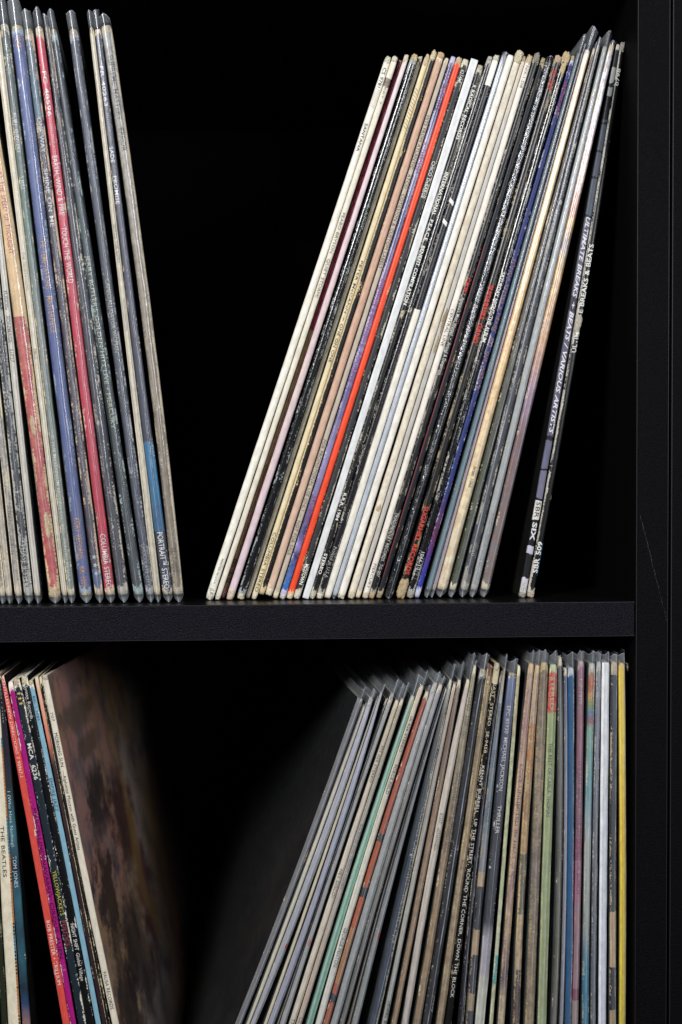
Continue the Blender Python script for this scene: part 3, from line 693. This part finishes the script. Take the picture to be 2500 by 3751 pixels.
R('TR', [(2102, 204), (1528, 2187)], 20, [(0, '222C58'), (300, '252E62'), (1800, '283468'), (1960, '5A2A4C'), (2100, '2E348A')], 'narrow royal blue spine with spaced orange capitals, left of the clear covered ones', wear=.22, wcol='B9BCD8', dy=1, smooth=True,
  text=[('PRETENTIOUS', 300, 420, 'A83850', F(h=.6)), ('FONDA REMIES & PIERRE', 950, 1215, 'A87C4A', F(h=.6, b=0)), ('ALL SHE WROTE', 1235, 1425, 'B07A48', F(h=.6, b=0))],
  lumps=[('torn_corner', 0, 30, .9, 0, 'B7A684')])
R('TR', [(2123, 190), (1566, 2183)], 21, [(0, '5A686E'), (1000, '56747E'), (1900, '5E7880')], 'slim teal grey spine in a clear cover whose end sticks up high', film=F(ext=75, hz=.10, fl=.2), wear=0, ends=.2)
R('TR', [(2136, 190), (1585, 2180)], 15, [(0, '6E6A70'), (1100, '98848C'), (1900, '9A8A94')], 'very slim grey pink spine in a clear cover, left of the wide amber one', film=F(ext=30, hz=.10), wear=0, dy=1, ends=.2)
R('TR', [(2156, 178), (1614, 2180)], 38, [(0, 'E6DCD0'), (330, 'F0DFC0'), (900, 'F2D4A0'), (1300, 'EBC890'), (1700, 'ECDAB0'), (2150, 'E0D6BC')], 'wide amber and cream spine with a strong white shine, in a clear cover', film=F(ext=92, hz=.05, fl=.45, rw=.00022), wear=.0, smooth=True, mot='C98E4C', ma=.35, rough=.25, ends=.3, round=.45,
  text=[('brain 1066', 1709, 1785, '3C3026', F(h=.5, b=.01, u=.1))])
R('TR', [(2180, 172), (1655, 2178)], 25, [(0, '7A5A44'), (350, '4A4038'), (1000, '5C554C'), (1700, '3A3F28')], 'dim brown to olive spine with bent cover at its foot, right of the amber one', film=F(ext=20, hz=.10, c=.4), wear=.1, dy=1, smooth=True, mot='3A3C2C', ma=.4,
  text=[('dommo   •   Baya Records', 1400, 1640, '2A2622', F(h=.5, b=0))])
R('TR', [(2196, 160), (1697, 2180)], 30, [(0, '5A5856'), (400, '3A3B40'), (1500, '3E4044'), (2100, '6E6860')], 'worn black spine with a silver shine along its left edge, in a clear cover', film=F(ext=26, hz=.08, c=-.4, rw=.00030), wear=.28, wcol='B5B0A4', eL=.6,
  text=[('CATALOG 51', 240, 500, 'A4A4A4', F(h=.5, b=0, worn=.45)), ('BEARDS GUEST', 540, 715, 'B4B4B2', F(h=.5, b=0)), ('WEHCOM', 755, 850, 'ACACAC', F(h=.5, b=0)), ('9060', 1988, 2036, 'B9B6AE', F(h=.5, b=0))],
  blocks=[('white_square', 522, 536, -.1, .6, 'BDBDBA'), ('white_square', 730, 745, -.1, .6, 'BDBDBA')])
R('TR', [(2222, 165), (1733, 2180)], 26, 'A6A8A6', 'light grey spine in a clear cover that stands high above its neighbours', film=F(ext=60, hz=.12, pt=False), wear=.0, ends=.2, crinkle=.1,
  text=[('F. RICHIE', 1085, 1165, '6E706E', F(h=.4, b=0)), ('PHASEWIZ PERFORMANCE RECORDING', 1880, 2140, '707270', F(h=.5, b=0))])
R('TR', [(2246, 158), (1773, 2182)], 33, [(0, 'E6E2DE'), (330, 'E8E8F0'), (640, 'DCC4BC'), (780, 'B87A5C'), (810, 'C9A04C'), (900, '8A7C84'), (960, 'C8A860'), (1250, 'D0A27C'), (1450, '9C86A0'), (1600, '7A6268'), (2100, '7C7474')], 'marbled spine running from white through ochre to mauve brown, in a clear cover', film=F(ext=14, hz=.07, c=.25), wear=.05, smooth=True, mot='8A5A3C', ma=.45, rough=.25,
  text=[('PHILIP J. RAO', 850, 985, '7A6244', F(h=.4, b=0, u=.45))])
R('TR', [(2268, 158), (1915, 2183)], 26, [(0, '2C2E38'), (240, '9A9C9C'), (300, '20222A'), (310, '8E9294'), (345, '1A1B20'), (430, '3E4650'), (442, '16161E'), (450, '424A56'), (545, '15151E'), (552, '464B58'), (643, '15151E'), (652, '474F5A'), (785, '15151E'), (795, '565466'), (1080, '34343E'), (1130, '565466'), (1595, '15151E'), (1605, '5E5E74'), (1710, '15151E'), (1722, '68687C'), (1820, '15151E'), (1830, 'CFCDC8'), (1900, '17181A'), (1995, 'B4B2C4'), (2025, '17181A'), (2110, 'BDB8C4')],
  'black and lavender banded spine with bold slanted white capitals, left of the two standing apart', wear=.1, eR=.1, eL=.1, round=.3, wcol='CFCBC4',
  text=[('ULTIMATE BREAKS', 794, 1090, 'D9D9E0', F(h=.72, b=.035, it=True)), ('+', 1105, 1130, 'D9D9E0', F(h=.6, b=.03)), ('BEATS / VARIOUS ARTISTS', 1140, 1588, 'DFDFE4', F(h=.72, b=.035, it=True)), ('SBR', 1838, 1896, '2A2A2C', F(h=.75, b=.01)), ('SIX', 1913, 1980, 'D9D9DC', F(h=.78, b=.05))],
  lumps=[('torn_corner', -1, 30, 1.0, 0, '9C968C'), ('torn_corner', 2150, 60, .9, 0, 'C6C2C4')])
R('TR', [(2284, 156), (2166, 910), (1945, 2180)], 27, '0D0D0F', 'black spine with bold upward white capitals and torn patch, rightmost on the upper shelf', wear=.12, eL=.95, eR=.0, wcol='BEBAB2', rough=.35, ends=.8,
  text=[('0798', 250, 313, 'E0E0DC', F(h=.72, b=.02, up=True)), ('BREAKS & BEATS', 893, 1120, 'E6E6E2', F(h=.72, b=.03, up=True)), ('E', 1132, 1145, 'D8D8D4', F(h=.72, b=.03, up=True)), ('ULTIM', 1216, 1290, 'E0E0DC', F(h=.72, b=.02, up=True)), ('SBR 509', 1984, 2098, 'ECECE8', F(h=.78, b=.03, up=True))],
  blocks=[('blue_line', 1980, 2100, .80, .92, '3E8CC4')],
  lumps=[('torn_corner', 0, 50, 1.0, 0, 'A8A6A0'), ('torn_patch', 1190, 95, 1.0, 0, 'B5AFA0'), ('torn_corner', -1, 40, .95, 0, 'B9AC9C')])

# ------------------------------------------------------------------ LOWER LEFT ROW (leaning left)
R('BL', [(-62, 2480), (15, 3751)], 22, '23281C', 'dark green scuffed spine at the lower left edge of the picture', wear=.3, wcol='7A7C68')
R('BL', [(-22, 2480), (5, 2950), (51, 3751)], 44, [(0, 'CFC7B2')], 'wide cream spine with black capitals and a dotted orange and blue right edge', wear=.0, crinkle=.1, round=.2,
  text=[('THE BEATLES', 3026, 3213, '2C2A28', F(h=.40, b=.005, u=-.1))],
  blocks=[('dot_strip', a, a+9, .76, .98, ('B86A2A' if (a//130) % 3 < 2 else '2F6F8C')) for a in range(2700, 3748, 13)])
R('BL', [(0, 2472), (42, 3000), (96, 3751)], 30, [(0, '1B1C20'), (2800, '2A2A36'), (2880, '2B3238'), (2960, '33525E'), (3050, '3F6674'), (3180, '2A3440'), (3300, '365E6E'), (3420, '2C4452'), (3500, '325868'), (3620, '22303C'), (3680, '2E4566'), (3745, '846868')], 'glossy black and turquoise spine with pale blue lettering, left of the coral red one', wear=-.1, smooth=True, rough=.25, round=.3, ends=.4,
  text=[('XPAS / 71039', 2504, 2647, 'A4A4A0', F(h=.36, b=0, u=-.3)), ('I (Who Have Nothing).', 2899, 3106, 'BFD6DA', F(h=.5, b=.0, u=-.1)), ('TOM JONES', 3136, 3251, 'C4DCE2', F(h=.56, b=0))])
R('BL', [(9, 2476), (128, 3110), (242, 3751)], 26, 'C44A42', 'coral red spine with white serif capitals', wear=.02, wcol='DCCBBC', rough=.4, round=.2, ends=.6,
  text=[('ANTILLES/NEW DIRECTIONS', 2491, 2762, 'EFE3DC', F(h=.58, b=-.002, worn=.3)), ('7 90967-1', 2772, 2846, 'EFE3DC', F(h=.58, b=-.002, worn=.3)), ('ROB PRESTER • TRILLIUM', 3373, 3608, 'F0E6E0', F(h=.6, b=.0, worn=.3))])
R('BL', [(37, 2499), (153, 3110), (268, 3751)], 22, '96196E', 'magenta spine with black capitals', wear=.2, wcol='E0D4D0', eL=.7, eR=.2, rough=.4, round=.2,
  text=[('MARCELLINO/NAVARRO:', 2960, 3292, '241020', F(h=.72, b=.01, worn=.3)), ('CIRQUE ALIEN', 3307, 3511, '241020', F(h=.72, b=.01, worn=.34))])
R('BL', [(59, 2489), (183, 3110), (301, 3751)], 30, '1F2831', 'dark navy spine with three gold stars and yellow and red capitals', wear=.15, wcol='D6D4C8', eR=.7, rough=.35, round=.22,
  text=[('★ ★ ★', 2534, 2583, 'C9A86A', F(h=.75, worn=.3)), ('MCA  6236', 2723, 2856, 'D6D4CC', F(h=.62, b=.03, worn=.3)), ('YELLOWJACKETS', 3190, 3353, 'C9C24A', F(h=.58, b=0, worn=.3)), ('POLITICS', 3373, 3465, 'B83A44', F(h=.58, b=0, worn=.34))],
  lumps=[('torn_corner', 0, 40, .8, -.1, 'BCA890')])
R('BL', [(87, 2479), (213, 3110), (332, 3751)], 28, '101114', 'black spine with small white lettering, left of the pale blue one', wear=.16, wcol='DAD8D0', eL=.2, rough=.3, round=.22,
  text=[('Syntax Records', 2512, 2632, 'D9D9D6', F(h=.58, b=.005, worn=.3)), ('NIGHT SHIFT', 3384, 3481, 'E0E0DC', F(h=.58, b=.01, worn=.3)), ('Global Village', 3491, 3593, 'D9D9D6', F(h=.56, b=.005, worn=.3))],
  lumps=[('torn_corner', 0, 46, .9, 0, 'CDC4A8')])
R('BL', [(112, 2494), (237, 3110), (360, 3751)], 19, '7AA2B5', 'pale blue spine with small dark capitals', wear=.0, wcol='E0D9CC', rough=.4, round=.2,
  text=[('BSL-1-3085', 2550, 2639, '1E3C4C', F(h=.62, b=0, worn=.3)), ('EMPIRE JAZZ', 2851, 2973, '26424E', F(h=.72, b=0, worn=.3))], lumps=[('torn_corner', 0, 26, .9, 0, 'C8B694')])
R('BL', [(133, 2480), (257, 3110), (381, 3751)], 15, [(0, 'BDB09C'), (2530, 'D4A48C'), (2700, 'C4745C'), (2800, '3A2A2C'), (3200, '2C1E22')], 'narrow spine, pinkish above and dark maroon below, right of the pale blue one', wear=.05, dy=1, smooth=True, wcol='C8BBA4', round=.3)
R('BL', [(147, 2480), (270, 3110), (397, 3751)], 13, '151316', 'thinnest black spine with a flaked edge, left of the last cream one', wear=.28, eL=.8, wcol='C9BFA0', dy=.5, round=.3)
R('BL', [(163, 2476), (290, 3110), (423, 3751)], 25, 'CBC4B4', 'cream spine whose dim painted cover faces the gap, rightmost of the lower left row', wear=-.1, sideR=S_ART, splay=28, rough=.5, round=.22, ends=.4, crinkle=.1,
  text=[('707', 2609, 2642, '2C2A28', F(h=.5, b=0, worn=.3)), ('MORNING SUN  —Alphonse Mouzon with Guest Artists', 2685, 3113, '26241F', F(h=.6, b=.003, worn=.3)), ('PAUSA RECORDS', 3560, 3697, '2A2824', F(h=.6, b=.0, worn=.3))],
  lumps=[('torn_corner', 0, 26, .9, 0, 'BDB2A8')])

# ------------------------------------------------------------------ LOWER RIGHT ROW (leaning right at its left end, upright at its right end)
def B(top, p28, p30, p37, w, bands, label, p34=None, **o):
    pts = [top, (p28, 2800), (p30, 3000)] + ([(p34, 3450)] if p34 else []) + [(p37, 3750)]
    o.setdefault('film', F(ext=60, hz=.10)); o.setdefault('wear', .05)
    o.setdefault('splay', min(0, -26+2.2*sum(q['g'] == 'BR' for q in RECS)))
    R('BR', pts, w, bands, label, **o)
B((1318, 2560), 1245, 1158, 876, 24, '77777A', 'grey spine at the left end of the lower right row, its side facing the gap', sideL=S_DARK, dy=2, ends=.3, film=F(ext=50, hz=.022))  # side coloured near black, with the shade of the gap put in
B((1335, 2590), 1264, 1188, 910, 13, [(0, 'B4A896'), (3000, 'D0C8B4'), (3500, 'D8CFB4')], 'thin cream spine second from the left in the lower right row', smooth=True, ends=.3, film=F(ext=20, hz=.18))
B((1360, 2560), 1285, 1211, 929, 27, [(0, 'B5B4BE'), (2800, 'A9A9B4'), (3500, 'A2A2A8')], 'silvery lilac spine with a crumpled white top, leftmost of the two lilac ones', smooth=True, rough=.25, crinkle=.4, film=F(ext=40, hz=.15), lumps=[('torn_corner', 0, 50, .9, 0, 'C6C4C0')], blocks=[('red_dot', 3452, 3468, .3, .9, 'B83A40')])
B((1380, 2562), 1308, 1232, 974, 11, [(0, 'A89E88'), (3300, 'CFC4A6')], 'thin cream line of a spine between the two lilac ones', dy=1, smooth=True, ends=.3, film=F(ext=10, hz=.1))
B((1395, 2540), 1326, 1250, 995, 25, [(0, 'B4B4C0'), (2900, 'A2A4B4'), (3500, '9A9AAC')], 'silvery lilac spine, rightmost of the two lilac ones', smooth=True, rough=.25, crinkle=.4, film=F(ext=45, hz=.14), lumps=[('torn_corner', 0, 60, .9, 0, 'C4C4C4')])
B((1416, 2560), 1341, 1267, 1018, 10, [(0, '3C3430'), (3000, '4C4030'), (3400, '7A4A40'), (3600, '6C5C3E')], 'very thin dark brown spine right of the two lilac ones', dy=3, smooth=True, film=F(ext=10, hz=.05))
B((1438, 2543), 1355, 1281, 1038, 23, [(0, 'A2A39E'), (2900, '8E8F8A'), (3400, '989898')], 'plain grey spine with a red dot low down, left of two cream ones', smooth=True, film=F(ext=60, hz=.12), blocks=[('red_dot', 3442, 3465, -.2, .6, 'B8463E')], lumps=[('torn_corner', 0, 36, .8, 0, 'B4B2A8')])
B((1456, 2567), 1381, 1311, 1071, 22, [(0, 'BDAF96'), (2900, 'CDBFAE'), (3300, 'D2C7B4')], 'cream spine with black capitals, left of the grey beige one', smooth=True, film=F(ext=66, hz=.09),
  text=[('PM 025 STEREO', 2732, 2866, '3A3834', F(h=.62, b=.01)), ('HEY DISCO!', 3185, 3287, '35332F', F(h=.72, b=.005)), ('TRAX', 3732, 3790, '35332F', F(h=.7, b=.005))])
B((1474, 2562), 1401, 1330, 1097, 20, [(0, 'A69C84'), (2900, 'A09A8A'), (3200, 'A69E98'), (3500, 'B9A594')], 'grey beige spine with a long grey line of capitals, left of the mint green one', smooth=True, film=F(ext=66, hz=.12),
  text=[('BIG BAND AND MEDIUM COMBO', 3019, 3258, '5E605E', F(h=.6, b=.0)), ('ULTRA', 3728, 3790, '6A6866', F(h=.6, b=0))])
B((1514, 2551), 1432, 1364, 1135, 25, [(0, 'B9B49C'), (2600, '94B4A0'), (3200, '8FBCA6'), (3700, '86AE9C')], 'mint green spine of the lower right row', smooth=True, film=F(ext=85, hz=.07, c=-.6, fl=.5, rw=.00022), ends=.3)
B((1547, 2512), 1454, 1387, 1170, 25, [(0, 'CFC0AA'), (2700, 'C4BAA8'), (3100, 'D2CBBC'), (3500, 'D0CDC4')], 'off white spine with thin black capitals, between mint green and rust ones', smooth=True, film=F(ext=60, hz=.06), ends=.4,
  text=[('IA 426 STEREO', 2625, 2755, '2E2C28', F(h=.6, b=.01)), ('FORCE FIELD', 2801, 2908, '2C2A27', F(h=.6, b=.005)), ('GEORGE FENTON', 3400, 3543, '2C2A27', F(h=.62, b=.005))])
B((1566, 2535), 1484, 1414, 1197, 21, [(0, '9C4A30'), (3050, '34302C'), (3084, 'A4502E'), (3250, '2C3034'), (3284, 'A85430'), (3400, 'A0714C'), (3600, '9A5440'), (3640, '2E2E38'), (3672, '9C5638')], 'rust orange spine with short black bands', film=F(ext=30, hz=.07), ends=.8)
B((1594, 2505), 1511, 1438, 1227, 27, [(0, 'C0BEBA'), (2700, 'A9A9A8'), (3400, '9EA0A0')], 'crinkled silvery white spine right of the rust one', crinkle=1.2, rough=.2, smooth=True, film=F(ext=50, hz=.13, wr=1.2), lumps=[('torn_corner', 0, 60, .9, 0, 'C9C6C0')])
B((1614, 2509), 1534, 1461, 1256, 18, [(0, '9A9A9E'), (2900, '7C7872'), (3500, '5C5A56')], 'slim mid grey spine right of the crinkled silvery one', smooth=True, film=F(ext=36, hz=.14))
B((1624, 2525), 1547, 1478, 1279, 12, [(0, '4C4640'), (3000, '5A4A3C'), (3400, '6A5E4C')], 'slim dim brown spine between two grey ones', dy=3, smooth=True, film=F(ext=15, hz=.07))
B((1634, 2522), 1558, 1494, 1303, 23, [(0, '7E8084'), (2800, '6A6C6E'), (3300, '7E8080'), (3700, '868888')], 'smooth mid grey spine, left of the black and white speckled one', smooth=True, film=F(ext=15, hz=.15), blocks=[('red_dot', 3412, 3436, .1, .9, 'B84A3C')])
B((1652, 2490), 1588, 1536, 1371, 31, [(0, 'B9B4A4'), (2620, '55544F'), (3000, '243040'), (3750, '24324A')], 'speckled black and white spine, navy blue along its left side', smooth=True, wear=.35, eR=1.1, eL=-.4, wcol='CFC9B8', film=F(ext=66, hz=.08),
  text=[('SOULFUL JONES  RESERVED', 2960, 3450, 'A9A594', F(h=.42, b=0, worn=.47, u=.3))])
B((1667, 2506), 1608, 1562, 1410, 18, [(0, 'B9AA96'), (2800, '9E948A'), (3300, 'A8A49A'), (3600, 'A4A49C')], 'slim cream grey spine with black cyrillic lettering at the frame edge', smooth=True, film=F(ext=14, hz=.12),
  text=[('ые танцы', 3668, 3765, '26241F', F(h=.7, b=.035, up=True))])
B((1684, 2492), 1632, 1587, 1446, 20, [(0, '8E7C6C'), (2700, '6C5648'), (3000, '90745A'), (3500, '9A7C5C')], 'medium brown spine left of the off white one', smooth=True, film=F(ext=70, hz=.1), mot='6E5844', ma=.4)
B((1716, 2490), 1659, 1613, 1486, 26, [(0, 'C2B4AA'), (2900, 'C8BEB0'), (3750, 'BDB4AC')], 'off white spine with small brown lettering, between two brown ones', smooth=True, film=F(ext=105, hz=.06),
  text=[('81317   «CHANGES»', 2979, 3117, '6A625A', F(h=.62, b=.0))])
B((1741, 2438), 1688, 1651, 1530, 28, [(0, 'A49C80'), (2700, '968C76'), (3000, '8E7A62'), (3400, 'A08462'), (3750, '947C60')], 'brownish tan spine with faded black capitals, left of the plain black one', smooth=True, mot='7A684E', ma=.5, film=F(ext=24, hz=.07), wear=.15,
  text=[('STEREO  ENS-1001', 2530, 2705, '4E4A3E', F(h=.62, b=.005, worn=.45)), ('ISAAC HAYES  HOT BUTTERED SOUL', 2828, 3125, '4A4236', F(h=.62, b=.005, worn=.44))])
B((1771, 2454), 1721, 1682, 1566, 30, '1A1B22', 'plain black spine with a pale fold line down its clear cover', film=F(ext=66, hz=.05, rw=.00026), wear=.12, wcol='BCBAB4', lumps=[('torn_corner', 0, 24, .6, 0, 'C6B898')])
B((1798, 2440), 1749, 1718, 1613, 27, [(0, '8C5A38'), (2510, '9E8A6C'), (2700, '8C7C62'), (3000, 'A49070'), (3750, 'A08C72')], 'ragged tan spine with a scorched brown top and torn bulges', smooth=True, wear=.3, wcol='BDAE88', mot='7C644A', ma=.5, film=F(ext=4, hz=.05),
  text=[('KNL', 3150, 3190, '7A4A34', F(h=.6, b=0))],
  lumps=[('torn_patch', 2505, 90, .9, .2, 'AE9A72'), ('torn_corner', 0, 60, .8, 0, '8A5C3A'), ('torn_patch', 2590, 70, .7, 0, '9C8C6C')])
B((1823, 2432), 1775, 1742, 1644, 25, [(0, 'B9AE94'), (2500, '141415')], 'black spine with a long line of white capitals and a peeling cream top', wear=.18, wcol='B9A98C', film=None,
  text=[('EAST  STEREO  SE-9458', 2503, 2758, 'CFC6AE', F(h=.62, b=.01)), ('KENNY BURRELL', 2805, 2980, 'D0CEC8', F(h=.62, b=.012)), ("UP THE STREET, 'ROUND THE CORNER, DOWN THE BLOCK", 3000, 3655, 'C9C7C2', F(h=.60, b=.012))],
  lumps=[('torn_corner', 0, 40, .8, 0, 'BDB49C')])
B((1836, 2470), 1791, 1762, 1692, 17, '1B1A26', 'slim navy black spine between the long lettered black one and the grey blue one', dy=1.5, wear=.3, wcol='A9A59C', film=F(ext=20, hz=.05))
B((1850, 2450), 1809, 1785, 1721, 26, [(0, 'A09684'), (2540, '9AA2AC'), (2570, '6E767C'), (2700, '6E7A84'), (3050, '848688'), (3190, 'B49E80'), (3245, '1E1C2A'), (3400, 'B09672'), (3500, '232030'), (3640, 'A08C6C'), (3700, '232430')], 'grey blue spine, torn to tan and navy patches lower down', p34=1747, wear=.2, wcol='B9A27C', eR=.5, film=F(ext=60, hz=.10),
  text=[('7 250', 2590, 2625, '4A5054', F(h=.6, b=0)), ('PRINCE', 2748, 2812, '3A4650', F(h=.62, b=0)), ('PRINCE', 2939, 3012, '3A444C', F(h=.62, b=0))], lumps=[('torn_corner', 0, 40, .8, 0, 'B49C7C')])
B((1880, 2468), 1847, 1827, 1759, 36, [(0, '5C6284'), (2500, '6A7494'), (2700, '4A4C66'), (3000, '33343E'), (3380, '3A3A44'), (3440, 'A5A0AA'), (3560, 'A8A2A8'), (3590, 'BDBCB0'), (3750, 'C4C4B8')], 'wide slate blue spine with bold white capitals, turning pale at its foot', p34=1788, smooth=True, wear=.05, wcol='B9B9C0', eR=.35, film=F(ext=62, hz=.08), round=.25, ends=.7,
  text=[('EPC 85930', 2586, 2687, 'D4D2CC', F(h=.46, b=.015, u=-.15)), ('MICHAEL JACKSON', 2702, 2897, 'D8D6D0', F(h=.46, b=.015, u=-.15)), ('THRILLER', 2950, 3054, 'DAD8D4', F(h=.5, b=.02, u=-.05))], lumps=[('torn_corner', 0, 14, .9, 0, 'B5AA8C')])
B((1903, 2440), 1877, 1858, 1801, 14, [(0, 'A9A284'), (2700, 'A8AE8E'), (3300, 'B0B69E'), (3500, '5A9494'), (3600, 'A9A88E')], 'thin pale green cream spine with black specks, right of the wide slate blue one', wear=.35, wcol='CFCAB0', eL=.6, eR=.4, mot='3A3A34', ma=.25, film=None)
B((1947, 2432), 1919, 1893, 1840, 26, [(0, 'B5A08C'), (2650, 'A67C74'), (2800, 'BE9C86'), (3150, 'C4A284'), (3200, '8C6468'), (3350, 'C4A888'), (3590, '5C4C54'), (3680, 'C8B898')], 'pinkish tan spine with a ragged dark broken line of lettering', smooth=True, p34=1855, wear=.4, wcol='CFB28E', eL=.5, mot='6E4A58', ma=.35, film=F(ext=52, hz=.09),
  text=[('LOVE UNLIMITED IN HEAT', 2800, 3150, '4A3040', F(h=.5, worn=.48))])
B((1971, 2438), 1943, 1929, 1893, 26, [(0, 'B99C84'), (2650, 'B47E44'), (2850, 'A88458'), (3000, 'B99A6C'), (3130, '6E6850'), (3350, 'C0A884'), (3555, '4E3634'), (3700, '5C4038')], 'orange tan spine with greenish and dark brown torn stretches', p34=1903, wear=.35, wcol='CBB38A', mot='5A4C40', ma=.35, film=F(ext=60, hz=.09), eL=.7)
B((1997, 2428), 1979, 1972, 1941, 34, [(0, '7E6650'), (2600, '8A7656'), (2800, '9A8466'), (3200, '8A7868'), (3600, '9C8664')], 'wide ragged brown spine left of the green one', smooth=True, p34=1955, wear=.4, wcol='BBA77C', mot='5C4A34', ma=.5, film=F(ext=52, hz=.11), lumps=[('torn_patch', 2980, 110, .4, .4, 'C0AE8A')])
B((2030, 2436), 2017, 2010, 1987, 33, [(0, 'B09A80'), (2452, 'B83A40'), (2606, '93A070'), (2800, '9AA67C'), (3300, '98A27A'), (3700, '9CAA84')], 'green spine with a red label and yellow capitals near its top', p34=1997, wear=.15, wcol='BFC49E', mot='A9AC84', ma=.4, film=F(ext=54, hz=.07), round=.25,
  text=[('STEREO', 2480, 2600, 'D8C890', F(h=.5, b=.01, u=-.15)), ('THE BEST OF CARLA THOMAS', 2721, 2993, '3E4434', F(h=.5, b=.01, worn=.42, u=-.1))])
B((2052, 2410), 2057, 2053, 2032, 22, [(0, '3A3E3C'), (2700, '5C5C50'), (3000, '55514A'), (3500, '4C4C2E'), (3600, '5A5248')], 'dim grey olive spine right of the green one', smooth=True, film=F(ext=10, hz=.14), dy=2)
B((2073, 2450), 2077, 2074, 2059, 13, [(0, '55556A'), (2900, '9092A6'), (3750, '8E8E96')], 'slim lilac grey spine left of the bright blue one', smooth=True, dy=1, film=F(ext=10, hz=.12))
B((2094, 2448), 2096, 2094, 2084, 25, '24547E', 'bright blue spine with a white flaking right edge', wear=.15, eR=1.0, eL=0, wcol='B9C0C8', film=F(ext=64, hz=.06, c=.4))
B((2131, 2423), 2127, 2124, 2109, 24, [(0, '8E5C6C'), (3070, '8A4464'), (3150, 'A4607C'), (3300, '987078'), (3620, '7C3A4C'), (3660, '9C8480')], 'dusty pink spine with dark and pale capitals', smooth=False, wear=.05, wcol='B59A9C', film=F(ext=44, hz=.12),
  text=[('ESP-1810', 2487, 2579, 'C9B4B4', F(h=.6, b=.01)), ("IT'S JUST BEGUN · THE JIMMY CASTOR BUNCH", 2790, 3275, '5E2C46', F(h=.62, b=.01))])
B((2171, 2432), 2164, 2156, 2147, 25, [(0, 'BDAE94'), (2502, 'B8603E'), (2555, 'BE9C60'), (2580, '86A060'), (2612, '5E8CB0'), (2640, '9A6A70'), (2668, '7FA494'), (2900, '6C98A0'), (3060, 'A9B2B4'), (3100, 'A8ACA8'), (3400, '9CA09C'), (3550, '3A7C96')], 'spine striped cream, red, yellow, green and blue at its top, teal and grey below', smooth=True, wear=.3, wcol='BDBDB4', eL=.5, film=F(ext=52, hz=.08),
  text=[('SRM-7', 2462, 2490, '5C5648', F(h=.5, b=0)), ('SING WITH YOUR SOUL', 2510, 2650, '8A3A34', F(h=.5, b=0))])
B((2196, 2425), 2191, 2183, 2176, 19, [(0, '96948E'), (2500, '7A7A88'), (3000, '6C6C76'), (3600, '5C6068')], 'slim grey lilac spine with white specks, left of the pure white one', smooth=True, wear=.3, wcol='B4B4B4', film=F(ext=46, hz=.12))
B((2221, 2428), 2217, 2214, 2208, 29, [(0, 'DADADA'), (3750, 'D0D4DE')], 'pure white spine without lettering in the lower right row', smooth=True, wear=-.3, eL=0, eR=0, ends=0, soft=.2, crinkle=.05, round=.15, film=F(ext=44, hz=.05, c=.5))
B((2253, 2426), 2251, 2249, 2248, 25, [(0, 'A89C8A'), (2470, '3C3F4A'), (2900, '34363C'), (3340, 'B49C7C'), (3540, '2C2E36'), (3700, 'A08C6E')], 'charcoal spine with cream torn patches, between the pure white and the yellow ones', wear=.3, wcol='B9AC94', film=F(ext=40, hz=.09, c=.4))
B((2280, 2430), 2283, 2285, 2283, 26, [(0, 'DCC6A4'), (2452, 'DCC452'), (2750, 'E2CC5E'), (3000, 'E0C040'), (3750, 'D4C440')], 'bright yellow spine near the right end of the lower right row', smooth=True, wear=-.05, wcol='C9A86A', film=F(ext=46, hz=.07, c=.8), ends=.6, mot='D8A84C', ma=.3)
B((2306, 2432), 2307, 2307, 2306, 16, [(0, '6C5E4A'), (3000, '5A5224'), (3750, '5C5220')], 'dim olive brown spine squeezed against the side panel, rightmost of the lower right row', smooth=True, film=F(ext=8, hz=.04), dy=9)  # olive bands already carry the shade beside the panel


# ------------------------------------------------------------------ build all rows
def smooth_clamp(rows):
    """keep neighbours from running into each other: widths follow the room there is"""
    sps = [Spine(r) for r in rows]
    zs = np.linspace(-.36, .32, 86)
    W = np.array([[r['w']/6600.]*len(zs) for r in rows])
    X = np.array([[sp.x(z) for z in zs] for sp in sps])
    CO = np.array([[math.cos(math.atan(sp.slope(z))) for z in zs] for sp in sps])
    pad = [(.00010 if r['film'] else .00003) for r in rows]
    for it in range(6):
        for i in range(len(rows)-1):
            gap = (X[i+1]-X[i])*(CO[i]+CO[i+1])/2 - pad[i]-pad[i+1]-.00006
            need = (W[i]+W[i+1])/2
            over = need > gap
            k = np.where(over, np.maximum(gap, .0006)/need, 1)
            W[i] *= k; W[i+1] *= k
    for i, r in enumerate(rows):
        kk = np.ones(7)/7
        ws = np.minimum(W[i], np.convolve(np.pad(W[i], 3, 'edge'), kk, 'valid'))
        r['wf'] = (lambda z, a=zs, b=ws: float(np.interp(z, a, b)))
    return sps
idx = 0
for g in ('TL', 'TR', 'BL', 'BR'):
    rows = [r for r in RECS if r['g'] == g]
    rows.sort(key=lambda r: r['order'])
    for r, sp in zip(rows, smooth_clamp(rows)):
        build_record(idx, r, sp); idx += 1
